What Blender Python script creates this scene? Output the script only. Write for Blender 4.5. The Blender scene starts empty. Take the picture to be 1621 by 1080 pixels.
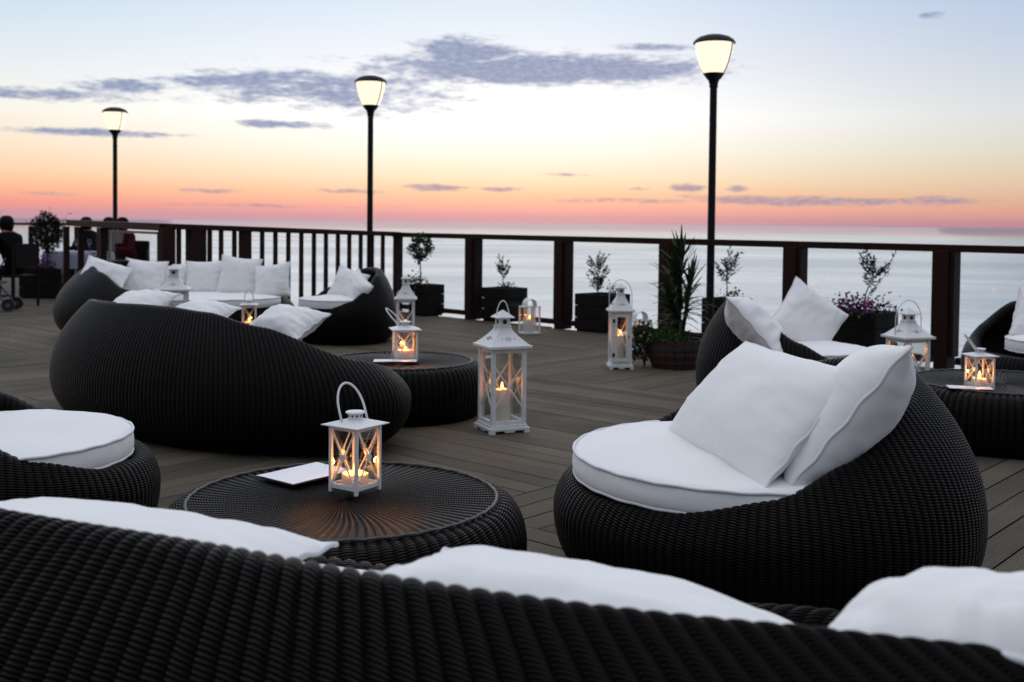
import bpy, math, random
import numpy as np
from mathutils import Vector, Matrix, noise
random.seed(7)
R = math.radians
PI = math.pi
scene = bpy.context.scene
COL = scene.collection

# ------------------------------------------------------------------ camera
FPX, CX, CY = 1700.0, 810.5, 540.0           # focal length in photo pixels (photo is 1621 wide)
EYE, PITCH, ROLL = 1.25, R(1.9), R(0.6)
SHIFT = -(186.5 - FPX * math.tan(PITCH)) / 1621.0
cam_d = bpy.data.cameras.new('camera')
cam = bpy.data.objects.new('camera', cam_d)
COL.objects.link(cam)
cam_d.sensor_width = 36.0
cam_d.lens = FPX / 1621.0 * 36.0
cam_d.shift_y = SHIFT
cam_d.clip_start = 0.05
cam_d.clip_end = 90000
CAMROT = Matrix.Rotation(PI / 2 - PITCH, 3, 'X') @ Matrix.Rotation(ROLL, 3, 'Z')
cam.matrix_world = Matrix.Translation((0, 0, EYE)) @ CAMROT.to_4x4()
cam_d.dof.use_dof = True
cam_d.dof.focus_distance = 3.9
cam_d.dof.aperture_fstop = 4.0
scene.camera = cam


def ray(px, py):
    # the shift moves the optical axis up in the picture by -SHIFT*1621 pixels
    return CAMROT @ Vector(((px - CX) / FPX, -(py - (CY + SHIFT * 1621.0)) / FPX, -1))


def at(px, py, z=0.0):
    """point of height z seen at a photo pixel"""
    d = ray(px, py)
    t = (z - EYE) / d.z
    return Vector((d.x * t, d.y * t, z))


def aty(px, py, Y):
    """point at depth Y seen at a photo pixel"""
    d = ray(px, py)
    t = Y / d.y
    return Vector((d.x * t, Y, EYE + d.z * t))


# ------------------------------------------------------------------ world
def sl(c, k=1.0):
    out = []
    for v in c:
        v /= 255.0
        out.append(((v / 12.92) if v <= 0.04045 else ((v + 0.055) / 1.055) ** 2.4) * k)
    return (*out, 1.0)


world = bpy.data.worlds.new('World')
scene.world = world
world.use_nodes = True
WT = world.node_tree
WT.nodes.clear()


class NT:
    """tiny helper for node maths"""
    def __init__(s, tree):
        s.t = tree

    def n(s, typ, **kw):
        x = s.t.nodes.new(typ)
        for k, v in kw.items():
            setattr(x, k, v)
        return x

    def put(s, sock, v):
        if v is None:
            return
        if isinstance(v, bpy.types.NodeSocket):
            s.t.links.new(v, sock)
        else:
            sock.default_value = v

    def m(s, op, a, b=None, c=None, clamp=False):
        x = s.n('ShaderNodeMath', operation=op)
        x.use_clamp = clamp
        s.put(x.inputs[0], a)
        s.put(x.inputs[1], b)
        if c is not None:
            s.put(x.inputs[2], c)
        return x.outputs[0]

    def vm(s, op, a, b=None):
        x = s.n('ShaderNodeVectorMath', operation=op)
        s.put(x.inputs[0], a)
        s.put(x.inputs[1], b)
        return x.outputs[0]

    def mix(s, f, a, b, mode='MIX'):
        x = s.n('ShaderNodeMix', data_type='RGBA', blend_type=mode)
        s.put(x.inputs[0], f)
        s.put(x.inputs[6], a)
        s.put(x.inputs[7], b)
        return x.outputs[2]

    def ramp(s, f, stops, interp='LINEAR'):
        x = s.n('ShaderNodeValToRGB')
        x.color_ramp.interpolation = interp
        e = x.color_ramp.elements
        while len(e) > 1:
            e.remove(e[-1])
        e[0].position, e[0].color = stops[0]
        for p, c in stops[1:]:
            k = e.new(p)
            k.color = c
        s.put(x.inputs[0], f)
        return x.outputs[0]

    def sep(s, v):
        x = s.n('ShaderNodeSeparateXYZ')
        s.put(x.inputs[0], v)
        return x.outputs

    def comb(s, a, b, c=0.0):
        x = s.n('ShaderNodeCombineXYZ')
        s.put(x.inputs[0], a)
        s.put(x.inputs[1], b)
        s.put(x.inputs[2], c)
        return x.outputs[0]

    def noise(s, vec, scale, detail=3.0, rough=0.5, dist=0.0):
        x = s.n('ShaderNodeTexNoise')
        s.put(x.inputs['Vector'], vec)
        x.inputs['Scale'].default_value = scale
        x.inputs['Detail'].default_value = detail
        x.inputs['Roughness'].default_value = rough
        x.inputs['Distortion'].default_value = dist
        return x.outputs[0]

    def smooth(s, v, lo, hi):
        x = s.n('ShaderNodeMapRange', interpolation_type='SMOOTHSTEP')
        s.put(x.inputs[0], v)
        s.put(x.inputs[1], lo)
        s.put(x.inputs[2], hi)
        return x.outputs[0]


W = NT(WT)
tc = W.n('ShaderNodeTexCoord')
sx, sy, sz = W.sep(tc.outputs['Generated'])
el = W.m('MULTIPLY', W.m('ARCSINE', sz), 180 / PI)
az = W.m('MULTIPLY', W.m('ARCTAN2', sx, sy), 180 / PI)
p = W.m('SQRT', W.m('MAXIMUM', W.m('DIVIDE', el, 90.0), 0.0))


def stops(rows):
    return [(math.sqrt(e / 90.0), sl(c, k)) for e, c, k in rows]


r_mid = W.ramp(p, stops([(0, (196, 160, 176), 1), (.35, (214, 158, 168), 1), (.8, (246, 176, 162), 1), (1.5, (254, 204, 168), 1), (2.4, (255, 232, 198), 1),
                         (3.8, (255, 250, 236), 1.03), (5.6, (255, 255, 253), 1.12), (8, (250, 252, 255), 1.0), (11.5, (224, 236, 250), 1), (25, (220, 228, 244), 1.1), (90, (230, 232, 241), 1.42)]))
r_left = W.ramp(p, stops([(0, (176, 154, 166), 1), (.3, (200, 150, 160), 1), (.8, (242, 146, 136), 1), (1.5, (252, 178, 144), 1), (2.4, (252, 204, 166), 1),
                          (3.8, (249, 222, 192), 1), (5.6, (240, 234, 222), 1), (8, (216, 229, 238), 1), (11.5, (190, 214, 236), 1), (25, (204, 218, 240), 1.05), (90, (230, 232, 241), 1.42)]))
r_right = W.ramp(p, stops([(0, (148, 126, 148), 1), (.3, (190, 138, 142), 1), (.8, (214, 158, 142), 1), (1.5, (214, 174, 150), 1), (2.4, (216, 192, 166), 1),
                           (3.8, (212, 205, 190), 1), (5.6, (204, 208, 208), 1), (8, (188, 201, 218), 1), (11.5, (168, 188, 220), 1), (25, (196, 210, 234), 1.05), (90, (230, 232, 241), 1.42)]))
side = W.mix(W.smooth(az, -14.0, 16.0), r_left, r_right)
da = W.m('DIVIDE', W.m('ADD', az, 1.5), 16.0)
wmid = W.m('EXPONENT', W.m('MULTIPLY', W.m('MULTIPLY', da, da), -0.5))
skyc = W.mix(wmid, side, r_mid)
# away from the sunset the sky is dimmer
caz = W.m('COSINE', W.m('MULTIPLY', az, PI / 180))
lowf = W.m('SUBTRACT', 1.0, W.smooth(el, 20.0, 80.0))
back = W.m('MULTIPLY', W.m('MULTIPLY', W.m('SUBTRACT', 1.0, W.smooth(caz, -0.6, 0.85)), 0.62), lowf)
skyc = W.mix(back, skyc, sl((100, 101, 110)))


def pa(px, py):
    d = ray(px, py).normalized()
    return math.degrees(math.atan2(d.x, d.y)), math.degrees(math.asin(d.z))


# clouds: wind-drawn banks, each a soft envelope broken up by noise
CL = [(850, 110, 265, 25, 1.3), (740, 84, 85, 24, 1.3), (950, 113, 170, 17, 1.3), (500, 138, 250, 34, .9), (590, 165, 130, 22, .75), (390, 128, 130, 14, 1),
      (195, 137, 85, 12, 1), (90, 150, 120, 10, 1), (-10, 146, 60, 9, 1), (450, 197, 80, 8, 1), (150, 210, 130, 7, 1), (640, 95, 60, 9, .7),
      (340, 302, 60, 5, .8), (560, 303, 60, 5, .8), (690, 297, 60, 7, .9), (790, 300, 40, 5, .8), (1090, 298, 30, 7, 1), (1165, 299, 20, 6, .9), (1010, 300, 24, 5, .8),
      (1230, 318, 170, 9, 1), (1000, 318, 180, 6, .7), (1440, 319, 160, 7, .9), (1040, 76, 75, 8, .8), (1475, 25, 24, 6, .7), (1090, 132, 50, 9, .6), (430, 326, 200, 4, .6), (60, 306, 70, 4, .6), (900, 277, 60, 3, .6)]
vec = W.comb(W.m('MULTIPLY', az, 0.34), W.m('MULTIPLY', el, 1.8), 0.0)
n1 = W.noise(vec, 1.15, 7, 0.62)
n2 = W.noise(W.comb(W.m('MULTIPLY', az, 1.2), W.m('MULTIPLY', el, 4.2), 3.0), 1.3, 5, 0.6)
acc = None
for (cx_, cy_, hx, hy, k) in CL:
    a0, e0 = pa(cx_, cy_)
    sa, se = hx / FPX * 57.3, hy / FPX * 57.3
    dx = W.m('DIVIDE', W.m('SUBTRACT', az, a0), sa)
    dy = W.m('DIVIDE', W.m('SUBTRACT', el, e0), se)
    d = W.m('ADD', W.m('MULTIPLY', dx, dx), W.m('MULTIPLY', dy, dy))
    b = W.m('MULTIPLY', W.m('EXPONENT', W.m('MULTIPLY', d, -0.9)), k)
    acc = b if acc is None else W.m('MAXIMUM', acc, b)
cl = W.m('ADD', acc, W.m('ADD', W.m('MULTIPLY', W.m('SUBTRACT', n1, 0.5), 1.5), W.m('MULTIPLY', W.m('SUBTRACT', n2, 0.5), 0.85)))
mask = W.m('MULTIPLY', W.smooth(cl, 0.30, 0.92), 0.90)
mask = W.m('MULTIPLY', mask, W.smooth(acc, 0.03, 0.35))
ccol = W.mix(W.smooth(el, 1.0, 4.5), sl((170, 140, 156)), sl((122, 140, 180)))
n4 = W.noise(W.comb(W.m('MULTIPLY', az, 2.2), W.m('MULTIPLY', el, 6.0), 9.0), 1.2, 4, 0.6)
ccol = W.mix(W.smooth(n4, 0.35, 0.75), ccol, W.mix(0.5, ccol, sl((196, 196, 214))))
skyc = W.mix(mask, skyc, ccol)
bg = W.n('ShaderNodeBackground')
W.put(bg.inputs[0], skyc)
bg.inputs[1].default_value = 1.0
nish = W.n('ShaderNodeTexSky', sky_type='NISHITA')
nish.sun_disc = False
SUN_EL, SUN_AZ = R(3.0), R(2.0)
nish.sun_elevation = SUN_EL
nish.sun_rotation = SUN_AZ
bg2 = W.n('ShaderNodeBackground')
W.put(bg2.inputs[0], W.mix(0.96, nish.outputs[0], (0, 0, 0, 1)))
bg2.inputs[1].default_value = 0.05
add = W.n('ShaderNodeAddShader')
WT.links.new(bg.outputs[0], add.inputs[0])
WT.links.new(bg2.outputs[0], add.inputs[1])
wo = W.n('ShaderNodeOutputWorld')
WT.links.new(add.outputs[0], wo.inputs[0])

sun_d = bpy.data.lights.new('sun', 'SUN')
sun_d.energy = 0.2
sun_d.angle = R(50)
sun_d.color = (1.0, 0.86, 0.72)
sun = bpy.data.objects.new('sun', sun_d)
COL.objects.link(sun)
sdir = Vector((math.sin(SUN_AZ) * math.cos(R(16)), math.cos(SUN_AZ) * math.cos(R(16)), math.sin(R(16))))
sun.rotation_euler = sdir.to_track_quat('Z', 'Y').to_euler()

scene.view_settings.view_transform = 'Standard'
scene.view_settings.look = 'None'
scene.view_settings.exposure = 0.0
scene.view_settings.gamma = 1.0
scene.view_settings.use_curve_mapping = False


# ------------------------------------------------------------------ materials
def new_mat(name):
    m = bpy.data.materials.new(name)
    m.use_nodes = True
    t = m.node_tree
    b = t.nodes['Principled BSDF']
    return m, NT(t), b


def bump(N, b, h, strength, dist):
    x = N.n('ShaderNodeBump')
    x.inputs['Strength'].default_value = strength
    x.inputs['Distance'].default_value = dist
    N.put(x.inputs['Height'], h)
    N.t.links.new(x.outputs[0], b.inputs['Normal'])


def simple(name, col, rough=0.5, metal=0.0, nscale=0, namp=0.3, bstr=0.0, spec=0.5):
    m, N, b = new_mat(name)
    b.inputs['Roughness'].default_value = rough
    b.inputs['Metallic'].default_value = metal
    b.inputs['Specular IOR Level'].default_value = spec
    if nscale:
        g = N.n('ShaderNodeTexCoord')
        n = N.noise(g.outputs['Object'], nscale, 4, 0.6)
        lo = tuple(c * (1 - namp) for c in col) + (1,)
        hi = tuple(min(1, c * (1 + namp)) for c in col) + (1,)
        N.put(b.inputs['Base Color'], N.mix(n, lo, hi))
        if bstr:
            bump(N, b, n, bstr, 0.01)
    else:
        b.inputs['Base Color'].default_value = (*col, 1)
    return m


def mat_wicker(name, row=0.0088, with_rib=True, base=(0.0036, 0.0025, 0.0021), rib_depth=0.006):
    """UV x counts the ribs, UV y is metres along a rib"""
    m, N, b = new_mat(name)
    uv = N.n('ShaderNodeUVMap')
    u, v, _ = N.sep(uv.outputs[0])
    fu = N.m('FRACT', u)
    iu = N.m('FLOOR', u)
    odd = N.m('MODULO', iu, 2.0)
    V = N.m('ADD', N.m('DIVIDE', v, row), N.m('MULTIPLY', odd, 0.5))
    g = N.n('ShaderNodeTexCoord')
    jit = N.m('MULTIPLY', N.m('SUBTRACT', N.noise(g.outputs['Object'], 9.0, 3), 0.5), 1.4)
    V = N.m('ADD', N.m('ADD', V, jit), N.m('MULTIPLY', fu, 0.35))
    col = N.m('SINE', N.m('MULTIPLY', fu, PI))
    colp = N.m('POWER', N.m('MAXIMUM', col, 0.0), 0.6)
    rows = N.m('ABSOLUTE', N.m('SINE', N.m('MULTIPLY', V, PI)))
    rowp = N.m('POWER', rows, 0.6)
    irr = N.m('ADD', 0.72, N.m('MULTIPLY', N.noise(g.outputs['Object'], 26.0, 3), 0.56))
    rowp = N.m('MULTIPLY', rowp, irr)
    if with_rib:
        h = N.m('MULTIPLY', colp, N.m('ADD', 0.45, N.m('MULTIPLY', rowp, 0.55)))
        bump(N, b, h, 1.0, rib_depth)
    else:
        h = N.m('MULTIPLY', N.m('ADD', 0.35, N.m('MULTIPLY', colp, 0.65)), rowp)
        bump(N, b, h, 1.0, 0.0036)
    vn = N.noise(g.outputs['Object'], 45.0, 2)
    occ = N.m('MULTIPLY', N.m('ADD', 0.35, N.m('MULTIPLY', rowp, 0.65)), N.m('ADD', 0.7, N.m('MULTIPLY', vn, 0.6)))  # shade in the gaps between strands put into the base colour, plus random tone
    c = N.mix(occ, (base[0] * .25, base[1] * .25, base[2] * .25, 1), (*base, 1))
    N.put(b.inputs['Base Color'], c)
    b.inputs['Roughness'].default_value = 0.30
    N.put(b.inputs['Specular IOR Level'], N.m('ADD', 0.02, N.m('MULTIPLY', N.m('MULTIPLY', N.m('POWER', rows, 3.0), N.m('ADD', 0.25, N.m('MULTIPLY', N.m('MAXIMUM', col, 0.0), 0.75))), 0.18)))  # gloss kept to strand crests, standing in for shade in the gaps
    return m


M_WICK_RIB = mat_wicker('wicker_ribbed', with_rib=False)
M_WICK = mat_wicker('wicker_fine', with_rib=True)


def mat_fabric():
    m, N, b = new_mat('white_canvas')
    g = N.n('ShaderNodeTexCoord')
    w = N.noise(g.outputs['Object'], 420.0, 2)
    big = N.noise(g.outputs['Object'], 5.0, 4, 0.55, 0.6)
    N.put(b.inputs['Base Color'], N.mix(N.noise(g.outputs['Object'], 2.5, 3), (.80, .795, .78, 1), (.88, .872, .855, 1)))
    b.inputs['Roughness'].default_value = 0.85
    b.inputs['Sheen Weight'].default_value = 0.15
    mid_ = N.noise(g.outputs['Object'], 13.0, 2, 0.5)
    h = N.m('ADD', N.m('ADD', N.m('MULTIPLY', w, 0.06), big), N.m('MULTIPLY', mid_, 0.25))
    bump(N, b, h, 0.24, 0.02)
    return m


M_FAB = mat_fabric()
M_PIPE = simple('white_piping', (.72, .73, .74), 0.8)


def mat_white_paint():
    m, N, b = new_mat('white_chipped_paint')
    g = N.n('ShaderNodeTexCoord')
    n = N.noise(g.outputs['Object'], 60.0, 5, 0.7)
    chip = N.smooth(n, 0.63, 0.70)
    dirt = N.noise(g.outputs['Object'], 14.0, 4, 0.6)
    c = N.mix(dirt, (.60, .60, .59, 1), (.82, .82, .81, 1))
    c = N.mix(chip, c, (.22, .19, .16, 1))
    N.put(b.inputs['Base Color'], c)
    b.inputs['Roughness'].default_value = 0.45
    bump(N, b, n, 0.15, 0.002)
    return m


M_WHITE = mat_white_paint()
M_HINGE = simple('black_iron', (.015, .015, .015), 0.5, 0.4)
M_HOLE = simple('dark_hole', (.03, .03, .03), 0.9)


def mat_glass(name, tint=(1, 1, 1), k=1.0):
    m = bpy.data.materials.new(name)
    m.use_nodes = True
    t = m.node_tree
    t.nodes.clear()
    N = NT(t)
    tr = N.n('ShaderNodeBsdfTransparent')
    tr.inputs[0].default_value = (*tint, 1)
    gl = N.n('ShaderNodeBsdfGlossy')
    gl.inputs['Roughness'].default_value = 0.03
    ge = N.n('ShaderNodeNewGeometry')
    dt = N.n('ShaderNodeVectorMath', operation='DOT_PRODUCT')
    t.links.new(ge.outputs['Normal'], dt.inputs[0])
    t.links.new(ge.outputs['Incoming'], dt.inputs[1])
    cs = N.m('ABSOLUTE', dt.outputs['Value'])
    sch = N.m('ADD', 0.04, N.m('MULTIPLY', N.m('POWER', N.m('SUBTRACT', 1.0, cs, clamp=True), 5.0), 0.96))
    mx = N.n('ShaderNodeMixShader')
    N.put(mx.inputs[0], N.m('MULTIPLY', sch, k, clamp=True))
    t.links.new(tr.outputs[0], mx.inputs[1])
    t.links.new(gl.outputs[0], mx.inputs[2])
    o = N.n('ShaderNodeOutputMaterial')
    t.links.new(mx.outputs[0], o.inputs[0])
    return m


M_GLASS = mat_glass('lantern_glass', (.97, .975, .97), 2.2)
M_GLASS2 = mat_glass('railing_glass', (.975, .985, .985), 0.25)


def mat_wax():
    m, N, b = new_mat('candle_wax')
    b.inputs['Base Color'].default_value = (.86, .80, .70, 1)
    b.inputs['Roughness'].default_value = 0.45
    b.inputs['Subsurface Weight'].default_value = 0.5
    b.inputs['Subsurface Radius'].default_value = (1.0, .6, .4)
    b.inputs['Subsurface Scale'].default_value = 0.012
    return m


M_WAX = mat_wax()


def mat_emit(name, col, s):
    m, N, b = new_mat(name)
    b.inputs['Base Color'].default_value = (0, 0, 0, 1) if s > 3 else (.6, .55, .5, 1)
    b.inputs['Emission Color'].default_value = (*col, 1)
    b.inputs['Emission Strength'].default_value = s
    return m


M_FLAME = mat_emit('flame', (1.0, .40, .08), 10.0)
M_GLOBE = mat_emit('lit_opal_globe', (1.0, .84, .58), 1.15)


def mat_deck():
    m, N, b = new_mat('weathered_grooved_deck_wood')
    uv = N.n('ShaderNodeUVMap')
    u, v, _ = N.sep(uv.outputs[0])
    g = N.n('ShaderNodeTexCoord')
    oi = N.n('ShaderNodeObjectInfo')
    geo = N.n('ShaderNodeNewGeometry')
    rnd = oi.outputs['Random']
    grain = N.noise(N.comb(N.m('MULTIPLY', u, 9.0), N.m('ADD', N.m('MULTIPLY', v, 0.9), N.m('MULTIPLY', rnd, 40.0)), rnd), 3.0, 5, 0.65)
    stain = N.noise(geo.outputs['Position'], 0.9, 4, 0.6)
    c = N.mix(grain, (.020, .018, .012, 1), (.170, .146, .104, 1))
    c = N.mix(N.m('MULTIPLY', rnd, 0.9), c, N.mix(grain, (.070, .054, .038, 1), (.300, .238, .172, 1)))
    c = N.mix(N.smooth(stain, 0.42, 0.72), c, N.mix(0.5, c, (.050, .050, .038, 1)))
    groove = N.m('ABSOLUTE', N.m('SINE', N.m('MULTIPLY', u, PI * 13)))
    gp = N.m('POWER', groove, 0.7)
    c = N.mix(N.m('ADD', 0.22, N.m('MULTIPLY', gp, 0.78)), (.012, .010, .008, 1), c)
    N.put(b.inputs['Base Color'], c)
    h = N.m('ADD', N.m('MULTIPLY', gp, 1.0), N.m('MULTIPLY', grain, 0.35))
    bump(N, b, h, 1.0, 0.0034)
    N.put(b.inputs['Roughness'], N.m('ADD', 0.55, N.m('MULTIPLY', stain, 0.3)))
    b.inputs['Specular IOR Level'].default_value = 0.16
    return m


M_DECK = mat_deck()
M_UNDER = simple('dark_joists', (.010, .009, .008), 0.9)


def mat_stained():
    m, N, b = new_mat('dark_red_stained_wood')
    g = N.n('ShaderNodeTexCoord')
    mp = N.n('ShaderNodeMapping')
    mp.inputs['Scale'].default_value = (14, 14, 1.2)
    N.t.links.new(g.outputs['Object'], mp.inputs[0])
    n = N.noise(mp.outputs[0], 2.0, 5, 0.6)
    N.put(b.inputs['Base Color'], N.mix(n, (.010, .0040, .0030, 1), (.034, .012, .008, 1)))
    b.inputs['Roughness'].default_value = 0.6
    b.inputs['Specular IOR Level'].default_value = 0.12
    bump(N, b, n, 0.3, 0.004)
    return m


M_WOOD = mat_stained()
M_BOX = simple('black_planter_wood', (.010, .008, .007), 0.7, 0, 12, .4, .2, .10)
M_SOIL = simple('soil', (.02, .014, .01), 0.95, 0, 40, .5, .5)
M_STAVE = simple('old_barrel_oak', (.045, .022, .017), 0.75, 0, 16, .5, .4, .25)
M_HOOP = simple('rusty_hoop', (.028, .030, .033), 0.6, 0.5, 25, .4)
M_BLACK = simple('black_lamp_metal', (.007, .007, .009), 0.5, 0.0, spec=.15)
M_BARK = simple('bark', (.030, .022, .016), 0.9, 0, 30, .4, .4)


def mat_leaf(name, c1, c2, c3):
    m, N, b = new_mat(name)
    geo = N.n('ShaderNodeNewGeometry')
    rnd = geo.outputs['Random Per Island']
    c = N.mix(rnd, (*c1, 1), (*c2, 1))
    c = N.mix(N.smooth(rnd, 0.8, 1.0), c, (*c3, 1))
    N.put(b.inputs['Base Color'], c)
    b.inputs['Roughness'].default_value = 0.6
    b.inputs['Specular IOR Level'].default_value = 0.12
    return m


M_LEAF = mat_leaf('leaf_green', (.012, .022, .008), (.035, .060, .020), (.06, .09, .03))
M_LEAF2 = mat_leaf('leaf_lush', (.020, .050, .012), (.050, .110, .030), (.09, .16, .05))
M_OLIVE = mat_leaf('leaf_olive', (.020, .028, .018), (.050, .060, .040), (.08, .09, .07))
M_DARKLEAF = mat_leaf('leaf_dark', (.006, .009, .005), (.014, .020, .009), (.02, .03, .015))
M_MAG = mat_leaf('petal_magenta', (.16, .012, .13), (.30, .025, .24), (.38, .06, .32))
M_PURP = mat_leaf('petal_purple', (.10, .012, .16), (.20, .02, .28), (.28, .05, .35))
M_RED = mat_leaf('petal_red', (.16, .008, .016), (.32, .016, .03), (.40, .04, .06))
M_PAPER = simple('menu_page', (.74, .76, .80), 0.35, 0, 9, .10)
M_COVER = simple('menu_cover', (.012, .012, .016), 0.5)
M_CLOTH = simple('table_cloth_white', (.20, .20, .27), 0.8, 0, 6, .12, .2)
M_CLEARG = mat_glass('drinking_glass', (.9, .93, .93), 2.0)


def mat_sea():
    m, N, b = new_mat('sea_water')
    geo = N.n('ShaderNodeNewGeometry')
    P_ = geo.outputs['Position']
    mp = N.n('ShaderNodeMapping')
    mp.inputs['Scale'].default_value = (0.35, 1.0, 1.0)
    mp.inputs['Rotation'].default_value = (0, 0, R(8))
    N.t.links.new(P_, mp.inputs[0])
    v = mp.outputs[0]
    n1 = N.noise(v, 0.09, 4, 0.55)
    n2 = N.noise(v, 0.55, 5, 0.6)
    n3 = N.noise(v, 0.012, 3, 0.5)
    h = N.m('ADD', N.m('MULTIPLY', n1, 3.0), N.m('MULTIPLY', n2, 0.9))
    px_, py_, pz_ = N.sep(P_)
    dist = N.m('SQRT', N.m('ADD', N.m('MULTIPLY', px_, px_), N.m('MULTIPLY', py_, py_)))
    near_ = N.m('SUBTRACT', 1.0, N.smooth(dist, 300.0, 1500.0))
    calm = N.m('ADD', 0.015, N.m('MULTIPLY', near_, N.m('DIVIDE', 1.05, N.m('ADD', 1.0, N.m('DIVIDE', dist, 300.0)))))
    h = N.m('MULTIPLY', h, calm)
    bump(N, b, h, 1.0, 0.42)
    t = N.t
    nrm = b.inputs['Normal'].links[0].from_socket
    df = N.n('ShaderNodeBsdfDiffuse')
    N.put(df.inputs[0], N.mix(n3, (.15, .24, .31, 1), (.26, .36, .43, 1)))
    gl = N.n('ShaderNodeBsdfGlossy')
    N.put(gl.inputs['Roughness'], N.m('ADD', 0.035, N.m('MULTIPLY', near_, 0.10)))
    gl.inputs['Color'].default_value = (.84, .93, 1.0, 1)
    mx = N.n('ShaderNodeMixShader')
    lanes = N.noise(v, 0.03, 5, 0.62, 0.4)
    N.put(mx.inputs[0], N.m('ADD', 0.46, N.m('MULTIPLY', N.smooth(lanes, 0.30, 0.70), 0.24)))
    for sh in (df, gl):
        t.links.new(nrm, sh.inputs['Normal'])
    t.links.new(df.outputs[0], mx.inputs[1])
    t.links.new(gl.outputs[0], mx.inputs[2])
    t.links.new(mx.outputs[0], t.nodes['Material Output'].inputs[0])
    return m


M_SEA = mat_sea()


# ------------------------------------------------------------------ object helpers
def mesh_obj(name, verts, faces, mat, parent=None, uvs=None, smooth=False, loc=None, mat4=None):
    me = bpy.data.meshes.new(name)
    me.from_pydata([tuple(v) for v in verts], [], [tuple(f) for f in faces])
    if uvs is not None:
        l = me.uv_layers.new(name='UVMap')
        uvs = np.asarray(uvs, dtype=np.float32)
        idx = np.empty(len(me.loops), dtype=np.int32)
        me.loops.foreach_get('vertex_index', idx)
        if len(uvs) == len(me.loops):
            l.data.foreach_set('uv', uvs.ravel())
        else:
            l.data.foreach_set('uv', uvs[idx].ravel())
    if smooth:
        me.polygons.foreach_set('use_smooth', [True] * len(me.polygons))
    me.materials.append(mat)
    o = bpy.data.objects.new(name, me)
    COL.objects.link(o)
    if parent:
        o.parent = parent
    if loc is not None:
        o.location = loc
    if mat4 is not None:
        o.matrix_world = mat4
    return o


def thing(name, label, cat, loc=(0, 0, 0), rz=0.0, group=None, scale=1.0):
    o = bpy.data.objects.new(name, None)
    o.empty_display_size = 0.1
    COL.objects.link(o)
    o.location = loc
    o.rotation_euler = (0, 0, rz)
    o.scale = (scale,) * 3 if not isinstance(scale, (tuple, list)) else scale
    o['label'] = label
    o['category'] = cat
    if group:
        o['group'] = group
    return o


def tag(o, label, cat, group=None):
    o['label'] = label
    o['category'] = cat
    if group:
        o['group'] = group
    return o


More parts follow.
